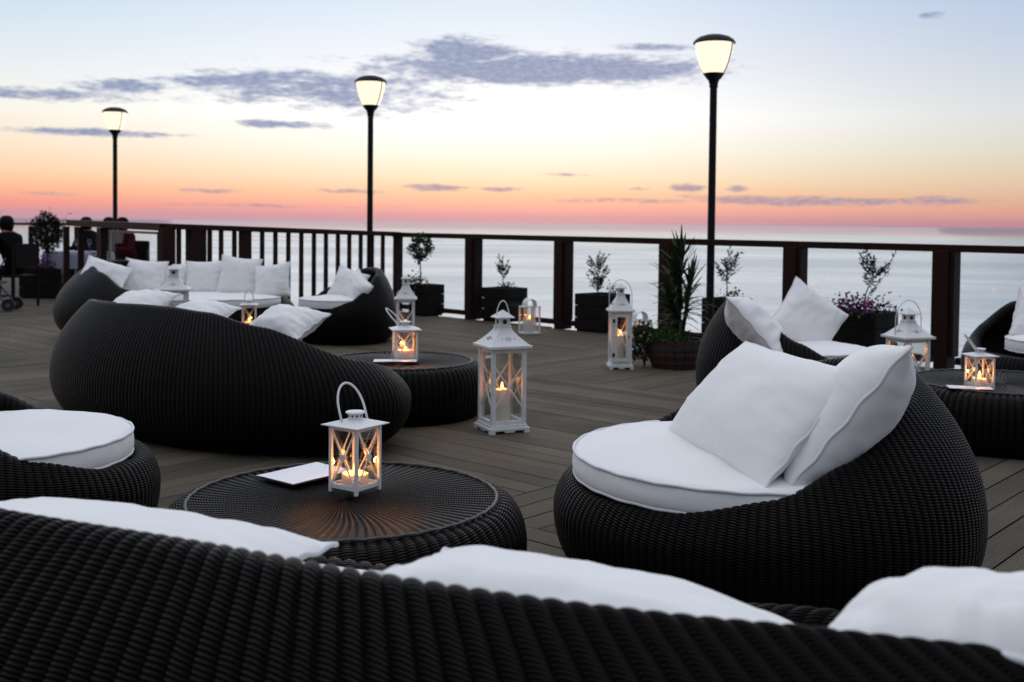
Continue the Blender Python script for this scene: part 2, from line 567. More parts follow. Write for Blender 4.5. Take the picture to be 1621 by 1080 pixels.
class MB:
    """collects boxes, tubes, lathes into one mesh"""
    def __init__(s):
        s.v, s.f = [], []

    def box(s, c, size, rot=None):
        n = len(s.v)
        hx, hy, hz = size[0] / 2, size[1] / 2, size[2] / 2
        for x, y, z in ((-1, -1, -1), (1, -1, -1), (1, 1, -1), (-1, 1, -1), (-1, -1, 1), (1, -1, 1), (1, 1, 1), (-1, 1, 1)):
            q = Vector((x * hx, y * hy, z * hz))
            if rot is not None:
                q = rot @ q
            s.v.append(q + Vector(c))
        for f in ((0, 3, 2, 1), (4, 5, 6, 7), (0, 1, 5, 4), (1, 2, 6, 5), (2, 3, 7, 6), (3, 0, 4, 7)):
            s.f.append([n + i for i in f])
        return s

    def bar(s, a, b, w, t=None, up=(0, 0, 1)):
        a, b = Vector(a), Vector(b)
        d = b - a
        L = d.length
        d.normalize()
        u = Vector(up)
        if abs(d.dot(u)) > 0.98:
            u = Vector((1, 0, 0))
        x = d.cross(u).normalized()
        y = x.cross(d).normalized()
        rot = Matrix((x, y, d)).transposed()
        return s.box((a + b) / 2, (w, t or w, L), rot)

    def tube(s, pts, r, n=8, closed=False, cap=True):
        pts = [Vector(p) for p in pts]
        N = len(pts)
        base = len(s.v)
        rr = r if isinstance(r, (list, tuple)) else [r] * N
        prev = None
        for i in range(N):
            a = pts[(i - 1) % N] if (closed or i > 0) else pts[i]
            b = pts[(i + 1) % N] if (closed or i < N - 1) else pts[i]
            d = (b - a).normalized()
            if prev is None:
                u = Vector((0, 0, 1)) if abs(d.z) < 0.9 else Vector((1, 0, 0))
                x = d.cross(u).normalized()
            else:
                x = (prev - d * prev.dot(d)).normalized()
            prev = x
            y = d.cross(x)
            for k in range(n):
                th = 2 * PI * k / n
                s.v.append(pts[i] + (x * math.cos(th) + y * math.sin(th)) * rr[i])
        M = N if closed else N - 1
        for i in range(M):
            j = (i + 1) % N
            for k in range(n):
                k2 = (k + 1) % n
                s.f.append([base + i * n + k, base + i * n + k2, base + j * n + k2, base + j * n + k])
        if not closed and cap:
            s.f.append([base + k for k in range(n)][::-1])
            s.f.append([base + (N - 1) * n + k for k in range(n)])
        return s

    def lathe(s, prof, n=16, c=(0, 0, 0)):
        base = len(s.v)
        for r, z in prof:
            for k in range(n):
                th = 2 * PI * k / n
                s.v.append(Vector((c[0] + r * math.cos(th), c[1] + r * math.sin(th), c[2] + z)))
        for i in range(len(prof) - 1):
            for k in range(n):
                k2 = (k + 1) % n
                s.f.append([base + i * n + k, base + i * n + k2, base + (i + 1) * n + k2, base + (i + 1) * n + k])
        s.f.append([base + k for k in range(n)][::-1])
        s.f.append([base + (len(prof) - 1) * n + k for k in range(n)])
        return s

    def frustum(s, z0, w0, z1, w1, d0=None, d1=None):
        n = len(s.v)
        d0 = d0 or w0
        d1 = d1 or w1
        for z, w, d in ((z0, w0, d0), (z1, w1, d1)):
            for x, y in ((-1, -1), (1, -1), (1, 1), (-1, 1)):
                s.v.append(Vector((x * w / 2, y * d / 2, z)))
        for f in ((0, 3, 2, 1), (4, 5, 6, 7), (0, 1, 5, 4), (1, 2, 6, 5), (2, 3, 7, 6), (3, 0, 4, 7)):
            s.f.append([n + i for i in f])
        return s

    def obj(s, name, mat, parent=None, smooth=False, bevel=0.0):
        o = mesh_obj(name, s.v, s.f, mat, parent, smooth=smooth)
        if bevel:
            md = o.modifiers.new('bevel', 'BEVEL')
            md.width = bevel
            md.segments = 2
            md.limit_method = 'ANGLE'
        return o


def autosmooth(o, ang=40):
    me = o.data
    me.polygons.foreach_set('use_smooth', [True] * len(me.polygons))
    try:
        me.set_sharp_from_angle(angle=R(ang))
    except Exception:
        pass


def copy_tree(o, parent=None):
    c = o.copy()
    COL.objects.link(c)
    c.parent = parent
    for ch in o.children:
        copy_tree(ch, c)
    return c


# ------------------------------------------------------------------ sea and deck
SEA_Z = -5.0
sea = mesh_obj('sea', [(-60000, -60, SEA_Z), (60000, -60, SEA_Z), (60000, 70000, SEA_Z), (-60000, 70000, SEA_Z)], [(0, 1, 2, 3)], M_SEA)
sea['kind'] = 'structure'

# the railing line (plan): right run, corner, left run
def line_hit(a, b, px, z=1.1):
    """where the vertical plane through plan points a,b is seen at pixel column px"""
    d = ray(px, 380)
    ax, ay = a[0], a[1]
    ux, uy = b[0] - a[0], b[1] - a[1]
    det = d.x * (-uy) - d.y * (-ux)
    t = (ax * (-uy) - ay * (-ux)) / det
    return Vector((d.x * t, d.y * t, 0))


FA0 = at(1500, 584, 0)
FA1 = at(750, 505.5, 0)
KN = line_hit(FA0, FA1, 630)
FR = FA0 + (FA0 - FA1).normalized() * 3.2            # beyond the right edge of the frame
B400 = aty(400, 358, 13.2); B400.z = 0
B265 = line_hit(KN, B400, 264)
C110 = aty(112, 351, 16.0); C110.z = 0
D0 = Vector((-22, 27.5, 0))
D1 = Vector((-9.15, 28.5, 0))

# deck: parquet of 24-board squares
ang1 = math.atan2(-.664, .748)
d1 = Vector((math.cos(ang1), math.sin(ang1), 0))
d2 = Vector((-d1.y, d1.x, 0))
P0 = at(780, 795, 0)
O0 = at(810, 826.7, 0)
O0 = P0 + d2 * ((O0 - P0).dot(d2))
S = 3.36
NB = 24
BW = S / NB


def inside(p):
    # keep on our side of the railing
    def side(a, b, q):
        return (b.x - a.x) * (q.y - a.y) - (b.y - a.y) * (q.x - a.x)
    e = 0.10
    if p.x > KN.x:
        return side(KN, FR, p) < 0.1
    if p.y > B265.y:
        return side(B265, D1, p) > 0.02 and p.y < 29 and p.x > -24
    if p.x > B265.x:
        return side(B265, KN, p) < 0.05
    return p.x > -24


deck = mesh_obj('deck', [(-24, -3, -.06), (9, -3, -.06), (FR.x + .2, FR.y + .05, -.06), (KN.x, KN.y + .08, -.06), (B265.x, B265.y + .05, -.06), (D1.x, 28.6, -.06), (-24, 28.6, -.06)],
                [(0, 1, 2, 3, 4), (0, 4, 5, 6)], M_UNDER)
deck['kind'] = 'structure'
bme = None


def board_mesh(L):
    hw, hl, t = (BW - .009) / 2, L / 2 - .003, .024
    b_ = .003
    prof = [(-hw, -t), (-hw, -b_), (-hw + b_, 0), (hw - b_, 0), (hw, -b_), (hw, -t)]
    v, f, uv = [], [], []
    for yy in (-hl, hl):
        for x, z in prof:
            v.append((x, yy, z))
            uv.append(((x + hw) / (2 * hw), (yy + hl)))
    n = len(prof)
    for i in range(n - 1):
        f.append((i, i + 1, n + i + 1, n + i)[::-1])
    f.append(tuple(range(n)))
    f.append(tuple(range(2 * n - 1, n - 1, -1)))
    return v, f, uv


bcache = {}
boards = []
for i in range(-9, 6):
    for j in range(-5, 8):
        typ = 1 if (i + j) % 2 != 0 else 2       # cell (-1, 0) runs along d1
        for k in range(NB):
            if typ == 1:
                a = O0 + d1 * (i * S) + d2 * (j * S + (k + .5) * BW)
                dr = d1
            else:
                a = O0 + d2 * (j * S) + d1 * (i * S + (k + .5) * BW)
                dr = d2
            # clip in 24 steps
            ok = [inside(a + dr * (S * (q + .5) / 24)) and (a + dr * (S * (q + .5) / 24)).y > -2 and abs((a + dr * (S * (q + .5) / 24)).x) < 30 for q in range(24)]
            if not any(ok):
                continue
            q0 = ok.index(True)
            q1 = 24 - ok[::-1].index(True)
            L = S * (q1 - q0) / 24
            c = a + dr * (S * (q0 + q1) / 48)
            # in view at all?
            vis = any(abs((a + dr * S * w).x) < (a + dr * S * w).y * .56 + .2 and (a + dr * S * w).y > 1.2 for w in (0, .25, .5, .75, 1))
            if c.y > 22 or not (abs(c.x) < c.y * .62 + 2.5):
                continue
            boards.append((vis, c, dr, L))
boards.sort(key=lambda b: (not b[0], b[1].length))
far_v, far_f, far_uv = [], [], []
for n_, (vis, c, dr, L) in enumerate(boards):
    rz = math.atan2(dr.y, dr.x) - PI / 2
    key = round(L, 3)
    z = random.uniform(-.0015, .0015)
    if n_ < 300:
        if key not in bcache:
            v, f, uv = board_mesh(L)
            o = mesh_obj('board', v, f, M_DECK, deck, uvs=uv)
            bcache[key] = o.data
        else:
            o = bpy.data.objects.new('board', bcache[key])
            COL.objects.link(o)
            o.parent = deck
        o.location = (c.x, c.y, z)
        o.rotation_euler = (0, 0, rz)
    else:
        v, f, uv = board_mesh(L)
        m_ = Matrix.Rotation(rz, 3, 'Z')
        nb = len(far_v)
        for q in v:
            far_v.append(m_ @ Vector(q) + Vector((c.x, c.y, z)))
        ro = random.random() * 50
        far_uv += [(u_, v_ + ro) for u_, v_ in uv]
        far_f += [[nb + q for q in fc] for fc in f]
if far_v:
    o = mesh_obj('board', far_v, far_f, M_DECK, deck, uvs=far_uv)
    o['kind'] = 'stuff'

# ------------------------------------------------------------------ railing
AU = (FR - KN).normalized()
A_ANG = math.atan2(AU.y, AU.x)


def rail_run(t, a, b, za, zb, w=.13, h=.064, name='handrail'):
    a, b = Vector((a.x, a.y, za - h / 2)), Vector((b.x, b.y, zb - h / 2))
    MB().bar(a, b, w, h).obj(name, M_WOOD, t, bevel=.004)


def zrot(ang):
    return Matrix.Rotation(ang, 3, 'Z')


right_run = thing('railing', 'dark wooden railing with wide posts and open glazed bays in front of the sea', 'railing', (0, 0, 0))
rail_run(right_run, KN - AU * .06, FR, 1.105, 1.10)
post_px = [750, 892.5, 1060.5, 1259.5, 1499]
posts = [line_hit(KN, FR, p_) for p_ in post_px]
posts_all = [KN] + posts + [posts[-1] + (posts[-1] - posts[-2])]
for i, q in enumerate(posts_all):
    w = .19 if i else .12
    MB().box((q.x, q.y, .522), (w * .62, w, 1.046), zrot(A_ANG)).obj('post', M_WOOD, right_run, bevel=.004)
    if i:
        for sgn in (-1, 1):
            c = q + AU * (sgn * (w * .31 + .022))
            MB().box((c.x, c.y, .575), (.04, w * .7, .93), zrot(A_ANG)).obj('side_board', M_WOOD, right_run, bevel=.003)
for a, b in zip(posts_all[:-1], posts_all[1:]):
    u = (b - a).normalized()
    a2, b2 = a + u * .11, b - u * .11
    MB().bar((a2.x, a2.y, .075), (b2.x, b2.y, .075), .06, .06).obj('bottom_rail', M_WOOD, right_run)
    MB().bar(((a2.x + b2.x) / 2, (a2.y + b2.y) / 2, .107), ((a2.x + b2.x) / 2, (a2.y + b2.y) / 2, 1.045), (b2 - a2).length - .02, .008,
             up=(-u.y, u.x, 0)).obj('glass_pane', M_GLASS2, right_run)

left_run = thing('railing', 'dark wooden railing with narrow upright balusters, left of the potted ball tree', 'railing', (0, 0, 0))
rail_run(left_run, B265, KN, 1.205, 1.112)
BU = (KN - B265).normalized()
BANG = math.atan2(BU.y, BU.x)
LB = (KN - B265).length
for px_, w in ((264, .16), (308, .17), (388, .13)):
    q = line_hit(B265, KN, px_)
    zt = 1.205 + (1.112 - 1.205) * (q - B265).length / LB - .057
    MB().box((q.x, q.y, zt / 2), (w, w * .7, zt), zrot(BANG)).obj('post', M_WOOD, left_run, bevel=.003)
for px_ in (283, 323, 332, 350, 371, 415, 436, 456.5, 477, 497, 516, 535, 553, 571, 589, 606):
    q = line_hit(B265, KN, px_)
    zt = 1.205 + (1.112 - 1.205) * (q - B265).length / LB - .057
    MB().box((q.x, q.y, .11 + (zt - .11) / 2), (.042, .042, zt - .11), zrot(BANG)).obj('baluster', M_WOOD, left_run)
MB().bar((B265.x, B265.y, .08), (KN.x, KN.y, .08), .05, .058).obj('bottom_rail', M_WOOD, left_run)

scr = thing('railing', 'dark wooden partition with framed glass panel at the far left, before the dining tables', 'railing', (0, 0, 0))
CU = (C110 - B265).normalized()
CANG = math.atan2(CU.y, CU.x)
rail_run(scr, B265 + CU * .05, C110, 1.205, 1.23, .14, .085)
for px_, w in ((161, .22), (128, .05), (105, .07)):
    q = line_hit(B265, C110, px_)
    MB().box((q.x, q.y, .565), (w, .08, 1.13), zrot(CANG)).obj('post', M_WOOD, scr)
qa, qb = line_hit(B265, C110, 174), line_hit(B265, C110, 251)
fr_ = MB()
M_ALU = simple('grey_frame', (.16, .16, .14), 0.5)
for z in (.12, 1.09):
    fr_.bar((qa.x, qa.y, z), (qb.x, qb.y, z), .03, .03)
for q in (qa, qb):
    fr_.bar((q.x, q.y, .135), (q.x, q.y, 1.075), .03)
fr_.obj('pane_frame', M_ALU, scr)
mid = (qa + qb) / 2
MB().box((mid.x, mid.y, .6), ((qa - qb).length - .035, .01, .94), zrot(CANG)).obj('glass_pane', M_GLASS2, scr)

far_r = thing('railing', 'far thin dark railing behind the dining area at the left edge', 'railing', (0, 0, 0))
rail_run(far_r, D0, D1, 1.10, 1.14)
for k in range(12):
    q = D0.lerp(D1, k / 11)
    MB().box((q.x, q.y, .52), (.09, .09, 1.04)).obj('post', M_WOOD, far_r)


# ------------------------------------------------------------------ lamps on poles
def lamp(px, pytop, Y, label):
    top = aty(px, pytop, Y)
    base = Vector((top.x, Y, 0))
    t = thing('street_lamp', label, 'street lamp', base, group='globe lamps on tall black poles')
    H = top.z
    hw = .215
    g0 = H - .50
    MB().lathe([(.10, 0), (.10, .012), (.06, .03), (.042, .10), (.038, g0 - .05), (.046, g0 - .05), (.046, g0 + .0)], 16).obj('pole', M_BLACK, t, smooth=False)
    cup = MB().lathe([(.046, g0 - .01), (.055, g0 + .02), (.085, g0 + .055), (.112, g0 + .095), (.106, g0 + .097), (.05, g0 + .045)], 24)
    autosmooth(cup.obj('cup', M_BLACK, t))
    prof = [(.05, g0 + .05), (.092, g0 + .080), (.128, g0 + .135), (.155, g0 + .20), (.175, g0 + .27), (.190, g0 + .34), (.199, g0 + .425)]
    gl = MB().lathe(prof, 32).obj('globe', M_GLOBE, t)
    autosmooth(gl)
    cap = MB().lathe([(.215, g0 + .405), (.222, g0 + .412), (.205, g0 + .44), (.16, g0 + .472), (.09, g0 + .494), (.03, g0 + .50)], 32).obj('cap', M_BLACK, t)
    autosmooth(cap)
    for th in (-35, 145):
        th = R(th)
        pts = [(math.cos(th) * (r + .006), math.sin(th) * (r + .006), z) for r, z in prof[1:]]
        MB().tube(pts, .006, 6).obj('strut', M_BLACK, t)
    return t


lamp(1131, 55, 11.3, 'tallest nearest pole lamp with lit cream globe, at the right by the spiky plant')
lamp(587, 120, 14.7, 'pole lamp with lit cream globe rising over the balusters, middle of the three')
lamp(182, 170, 19.2, 'smallest farthest pole lamp with lit globe, above the dining area at left')


# ------------------------------------------------------------------ wicker shells
def hfun(phi, prof):
    """rim height by angle from the front, degrees"""
    phi = (phi + 180) % 360 - 180
    if isinstance(prof, tuple):
        prof = prof[0] if phi >= 0 else prof[1]
    phi = abs(phi)
    xs = [p_[0] for p_ in prof]
    ys = [p_[1] for p_ in prof]
    for i in range(len(xs) - 1):
        if phi <= xs[i + 1]:
            t = (phi - xs[i]) / (xs[i + 1] - xs[i])
            t2 = t * t * (3 - 2 * t)
            t = .5 * t + .5 * t2
            return ys[i] + (ys[i + 1] - ys[i]) * t
    return ys[-1]


PROF1 = [(0, .345), (40, .36), (68, .43), (90, .53), (122, .69), (155, .75), (180, .76)]
PROF2 = [(0, .345), (35, .36), (62, .46), (84, .68), (110, .73), (150, .73), (180, .73)]
PROFL = [(0, .345), (60, .35), (84, .37), (104, .50), (126, .73), (150, .73), (180, .73)]
PROFEL = [(0, .345), (40, .40), (80, .68), (110, .745), (180, .76)]
PROFER = [(0, .345), (55, .36), (72, .40), (91, .51), (111, .68), (130, .745), (155, .76), (180, .76)]
PROFF = ([(0, .345), (40, .37), (70, .50), (100, .62), (140, .72), (180, .76)], [(0, .345), (30, .38), (60, .55), (90, .71), (120, .80), (150, .81), (180, .76)])
PROFE = [(0, .345), (45, .37), (63, .45), (76, .56), (92, .66), (110, .72), (132, .755), (180, .76)]


def shell_mesh(a, b, eang, front, prof, pitch_rib, spr, geo_rib, nz_scale=1.0, lean=.25, seat=.32):
    """a,b plan half-axes; eang direction of the a axis; front = direction the seat opens to (radians)"""
    per = PI * (3 * (a + b) - math.sqrt((3 * a + b) * (a + 3 * b)))
    NR = int(round(per / pitch_rib))
    NU = NR * spr
    # sample angles evenly by arc length
    fine = 4000
    th = np.linspace(0, 2 * PI, fine + 1)
    ex, ey = a * np.cos(th), b * np.sin(th)
    s_ = np.concatenate([[0], np.cumsum(np.hypot(np.diff(ex), np.diff(ey)))])
    targ = np.linspace(0, s_[-1], NU + 1)
    tt = np.interp(targ, s_, th)
    n_out, n_rim, n_in, n_seat = int(26 * nz_scale), int(8 * nz_scale), int(14 * nz_scale), int(8 * nz_scale)
    V, UV = [], []
    for iu in range(NU + 1):
        t = tt[iu]
        x0, y0 = a * math.cos(t), b * math.sin(t)
        Rr = math.hypot(x0, y0)
        lx, ly = x0 / Rr, y0 / Rr
        wa = math.atan2(ly, lx) + eang
        ca, sa = math.cos(wa), math.sin(wa)
        phi = math.degrees(wa - front)
        h = hfun(phi, prof)
        zb = min(.27, .72 * h)
        k = min(max((h - .34) / .42, 0), 1)
        stop = 1 - .045 - lean * k
        pts = []
        for i in range(n_out):
            q = i / (n_out - 1)
            z = h * (1 - (1 - q) ** 1.15) if False else h * q
            if z < zb:
                s = .76 + .24 * math.sqrt(max(0, 1 - ((zb - z) / zb) ** 2))
            else:
                s = 1 - (1 - stop) * ((z - zb) / (h - zb)) ** 2.1
            pts.append((s * Rr, z * .985))
        rho = .042
        r1, z1 = pts[-1]
        q0 = min(math.atan2(pts[-2][0] - r1, z1 - pts[-2][1]), 1.2)
        for i in range(1, n_rim + 1):
            q = q0 + (PI - q0) * i / n_rim
            pts.append((r1 + rho * (math.cos(q) - math.cos(q0)), z1 + rho * (math.sin(q) - math.sin(q0))))
        r2, z2 = pts[-1]
        zs = min(seat, z2 - .01)
        rin = min(r2 - .01, Rr * .74)
        for i in range(1, n_in + 1):
            q = i / n_in
            z = z2 + (zs - z2) * (q ** 1.0)
            r = r2 + (rin - r2) * q ** 1.3 + .06 * k * math.sin(PI * q)
            pts.append((r, z))
        r3, z3 = pts[-1]
        for i in range(1, n_seat + 1):
            q = i / n_seat
            pts.append((r3 * (1 - q) + .002, z3 + (seat - .02 - z3) * q))
        arr = np.array(pts)
        dif = np.diff(arr, axis=0)
        arc = np.concatenate([[0], np.cumsum(np.hypot(dif[:, 0], dif[:, 1]))])
        if geo_rib:
            ribp = abs(math.sin(PI * iu / spr))
            tg = np.gradient(arr, axis=0)
            ln = np.hypot(tg[:, 0], tg[:, 1]) + 1e-9
            nx, nz = tg[:, 1] / ln, -tg[:, 0] / ln
            depth = geo_rib * np.clip(arr[:, 0] / (.6 * Rr), 0, 1)
            wob = 1.0
            arr = arr + np.stack([nx, nz], 1) * ((ribp ** .6 - .5) * depth)[:, None] * wob
        for (r, z), sarc in zip(arr, arc):
            V.append((r * ca, r * sa, z))
            UV.append((iu / spr, sarc))
    m = len(pts)
    F = []
    for iu in range(NU):
        o_ = iu * m
        for i in range(m - 1):
            F.append((o_ + i, o_ + m + i, o_ + m + i + 1, o_ + i + 1))
    return V, F, UV, NR


def wicker_seat(name, cat, label, c, a, b, eang, front, prof=PROF1, near=True, group='round dark wicker seats', **kw):
    spr = 8 if near else 3
    V, F, UV, NR = shell_mesh(a, b, R(eang), R(front), prof, kw.pop('rib', .031), spr, kw.pop('geo', .0035) if near else 0.0, 1.6 if near else 1.0, **kw)
    t = thing(name, label, cat, (c[0], c[1], 0), group=group)
    mesh_obj('wicker_shell', V, F, M_WICK_RIB if near else M_WICK, t, uvs=UV, smooth=True)
    MB().lathe([(.62 * min(a, b), .0), (.66 * min(a, b), .012)], 24).obj('base_pad', M_HOLE, t)
    return t


def seat_cushion(label, c, a, b, eang, ztop, th=.095, tilt=(0, 0), seed=0):
    t = thing('seat_cushion', label, 'cushion', (c[0], c[1], ztop - th), rz=R(eang), group='white round seat cushions')
    t.rotation_euler = (tilt[0], tilt[1], R(eang))
    n, rings = 96, []
    rs = [.001, .2, .4, .6, .75, .87, .94, .975, .993, 1.0, 1.006, 1.008, 1.006, 1.0, .985, .94, .7, .001]
    zs = [.018, .018, .017, .014, .010, .004, -.002, -.006, -.012, -.02, -.04, -.055, -.07, -.083, -.09, -.095, -.095, -.095]
    V, F = [], []
    for r, z in zip(rs, zs):
        for k in range(n):
            q = 2 * PI * k / n
            x, y = a * r * math.cos(q), b * r * math.sin(q)
            dz = 0
            if z > -.012:
                dz = .012 * noise.noise((x * 4 + seed, y * 4, 1.3 * seed)) + .005 * noise.noise((x * 14 + seed, y * 5, 3)) * (r > .5)
            if -.07 < z < -.012:
                w = 1 + .006 * noise.noise((q * 7, z * 20, seed))
                x *= w
                y *= w
            V.append((x, y, th + z * (th / .095) + dz))
    for i in range(len(rs) - 1):
        for k in range(n):
            k2 = (k + 1) % n
            F.append((i * n + k, (i + 1) * n + k, (i + 1) * n + k2, i * n + k2))
    mesh_obj('cushion_cover', V, F, M_FAB, t, smooth=True)
    for zz, rr in ((-.010, .999), (-.086, .996)):
        pts = [(a * rr * math.cos(2 * PI * k / 96), b * rr * math.sin(2 * PI * k / 96), th + zz * (th / .095) + .0015 * math.sin(k * 1.7)) for k in range(96)]
        MB().tube(pts, .0055, 8, closed=True).obj('piping', M_PIPE, t, smooth=True)
    return t


def pillow(label, BL, BR, TL, thick=.2, seed=0, concave=.10, group='white scatter pillows', crease=1.0):
    """BL, BR, TL world corners as seen from the front of the pillow"""
    BL, BR, TL = Vector(BL), Vector(BR), Vector(TL)
    ux = BR - BL
    w = ux.length
    ux.normalize()
    uz = TL - BL
    h = uz.length
    uz = (uz - ux * uz.dot(ux)).normalized()
    uy = uz.cross(ux)
    c = BL + ux * w / 2 + (TL - BL) / 2
    m4 = Matrix.Translation(c) @ Matrix((ux, uy, uz)).transposed().to_4x4()
    t = thing('pillow', label, 'pillow', (0, 0, 0), group=group)
    t.matrix_world = m4
    n = 40
    rnd = random.Random(seed + 5)
    V, F = [], []

    def outline(u, v):
        # edges bow inwards, corners stay sharp
        x = u * (1 - concave * (1 - v * v) ** 1.0 * abs(u) ** 1.5)
        z = v * (1 - concave * (1 - u * u) ** 1.0 * abs(v) ** 1.5)
        return x * w / 2, z * h / 2

    def thickf(u, v):
        e = max(0.0, (1 - abs(u) ** 2.6)) ** .62 * max(0.0, (1 - abs(v) ** 2.6)) ** .62
        return e

    for side in (-1, 1):
        base = len(V)
        for j in range(n + 1):
            for i in range(n + 1):
                u = math.sin((2 * i / n - 1) * PI / 2)
                v = math.sin((2 * j / n - 1) * PI / 2)
                x, z = outline(u, v)
                e = thickf(u, v)
                y = side * thick / 2 * e
                if e > 0:
                    # creases that run in from the seam
                    ed = max(abs(u), abs(v))
                    al = v * 3.0 if abs(u) > abs(v) else u * 3.0
                    f1 = noise.noise((u * 1.6 + seed, v * 1.6, side * 2.0)) * .014
                    f2 = noise.noise((al * 2.6 + seed, (1 - ed) * 1.5, side * 3.0)) * .022 * (ed ** 2.5)
                    f3 = noise.noise((u * 5 + seed, v * 3.5, side * 7.0 + seed)) * .005
                    f4 = -abs(noise.noise((u * 2.1 + v * 1.3 + seed * 2, v * 2.4 - u, side * 5.0))) * .012
                    y += side * (f1 + f2 + f3 + f4) * crease * min(1, e * 1.6) * (thick / .2)
                V.append((x, y, z))
        for j in range(n):
            for i in range(n):
                a_ = base + j * (n + 1) + i
                q = (a_, a_ + 1, a_ + n + 2, a_ + n + 1)
                F.append(q if side < 0 else q[::-1])
    mesh_obj('pillow_cover', V, F, M_FAB, t, smooth=True)
    pts = []
    for k in range(28):
        pts.append(outline(-1 + 2 * k / 28, -1))
    for k in range(28):
        pts.append(outline(1, -1 + 2 * k / 28))
    for k in range(28):
        pts.append(outline(1 - 2 * k / 28, 1))
    for k in range(28):
        pts.append(outline(-1, 1 - 2 * k / 28))
    MB().tube([(x, .004 * math.sin(i * .9 + seed), z) for i, (x, z) in enumerate(pts)], .0055, 8, closed=True).obj('piping', M_PIPE, t, smooth=True)
    return t


def pdir(label, c, w, h, yaw, tilt, roll, thick=.2, seed=0, **kw):
    """pillow by centre and angles: yaw 0 faces the camera, tilt leans the top back, roll turns it in its plane"""
    M_ = Matrix.Rotation(R(yaw), 3, 'Z') @ Matrix.Rotation(R(-tilt), 3, 'X') @ Matrix.Rotation(R(roll), 3, 'Y')
    c = Vector(c)
    ux, uz = M_ @ Vector((1, 0, 0)), M_ @ Vector((0, 0, 1))
    BL = c - ux * w / 2 - uz * h / 2
    return pillow(label, BL, BL + ux * w, BL + uz * h, thick, seed, **kw)


# A: the big armchair on the right
CA = Vector((.893, 3.78, 0))
wicker_seat('wicker_armchair', 'armchair', 'large round dark wicker armchair in sharp focus on the right, facing left', CA, .735, .735, 0, 192)
seat_cushion('thick round white seat cushion on the sharp wicker armchair at right', (.80, 3.76), .575, .60, 0, .465, .10, seed=3)
pillow('large smooth white pillow facing left on the right armchair, left of its pair', (.575, 4.10, .465), (.755, 3.25, .465), (.905, 4.05, .80), .22, 2, concave=.05, crease=.45)
pillow('plump white pillow seen edge-on with its seam showing, at the back of the right armchair', (.97, 3.60, .42), (.81, 3.10, .475), (1.355, 3.76, .815), .26, 8, concave=.05, crease=.6)

# S: foreground sofa
CS = Vector((-.33, 2.105, 0))
wicker_seat('wicker_sofa', 'sofa', 'blurred dark ribbed wicker sofa back across the bottom of the picture', CS, 2.05, .66, -24.5, 65, (PROFL, PROF2), rib=.050, geo=.009)
seat_cushion('white seat cushion of the foreground sofa, mostly hidden by its ribbed back', (-.20, 2.14), 1.25, .42, -25, .385, .09, seed=11)

# D: armchair at the left edge
CD = Vector((-1.93, 3.93, 0))
wicker_seat('wicker_armchair', 'armchair', 'dark wicker armchair cut off by the left edge behind the foreground sofa', CD, .61, .61, 0, 20)
seat_cushion('round white seat cushion cut off by the left edge of the picture', (CD.x + .03, CD.y - .02), .49, .49, 0, .465, .10, seed=6)
pdir('white pillow on the left edge armchair, only its corner in view', (CD.x - .32, CD.y - .05, .66), .5, .45, 95, 30, 0, .2, 21)

# E: big sofa left of centre
CE = Vector((-1.77, 6.48, 0))
wicker_seat('wicker_daybed', 'sofa', 'long black wicker sofa seen from behind, left of the middle', CE, 1.42, .70, -36, 52, (PROFEL, PROFER), lean=.20)
seat_cushion('white seat cushion inside the long wicker sofa left of the middle', (-1.86, 6.58), .92, .46, -36, .42, .09, seed=12)

# F: far left sofa
CF = Vector((-3.55, 11.35, 0))
wicker_seat('wicker_daybed', 'sofa', 'far black wicker sofa with a row of white pillows against the railing', CF, 1.26, .82, 0, -58, PROFF, near=False)
seat_cushion('white seat cushion of the far sofa under the pillow row', (-3.40, 11.2), .98, .60, 0, .46, .10, seed=13)

# G
CG = Vector((-1.73, 11.2, 0))
wicker_seat('wicker_armchair', 'armchair', 'far dark wicker armchair facing left, beyond the balusters lamp', CG, .53, .53, 0, 215, PROF1, near=False)
seat_cushion('small white seat cushion on the far armchair facing left', (-1.80, 11.12), .40, .40, 0, .46, .09, seed=14)

# H
CH = Vector((1.84, 7.0, 0))
wicker_seat('wicker_armchair', 'armchair', 'dark wicker armchair facing right behind the large armchair', CH, .62, .62, 0, -10, PROF1)
seat_cushion('white seat cushion on the armchair behind the large one', (1.86, 6.98), .46, .46, 0, .47, .10, seed=15)

# R2
CR = Vector((3.95, 7.75, 0))
wicker_seat('wicker_armchair', 'armchair', 'dark wicker armchair cut off by the right edge beside the railing', CR, .64, .64, 0, 228, PROF1, near=False)
seat_cushion('white seat cushion cut off by the right edge', (4.0, 7.62), .44, .44, 0, .47, .10, seed=16)


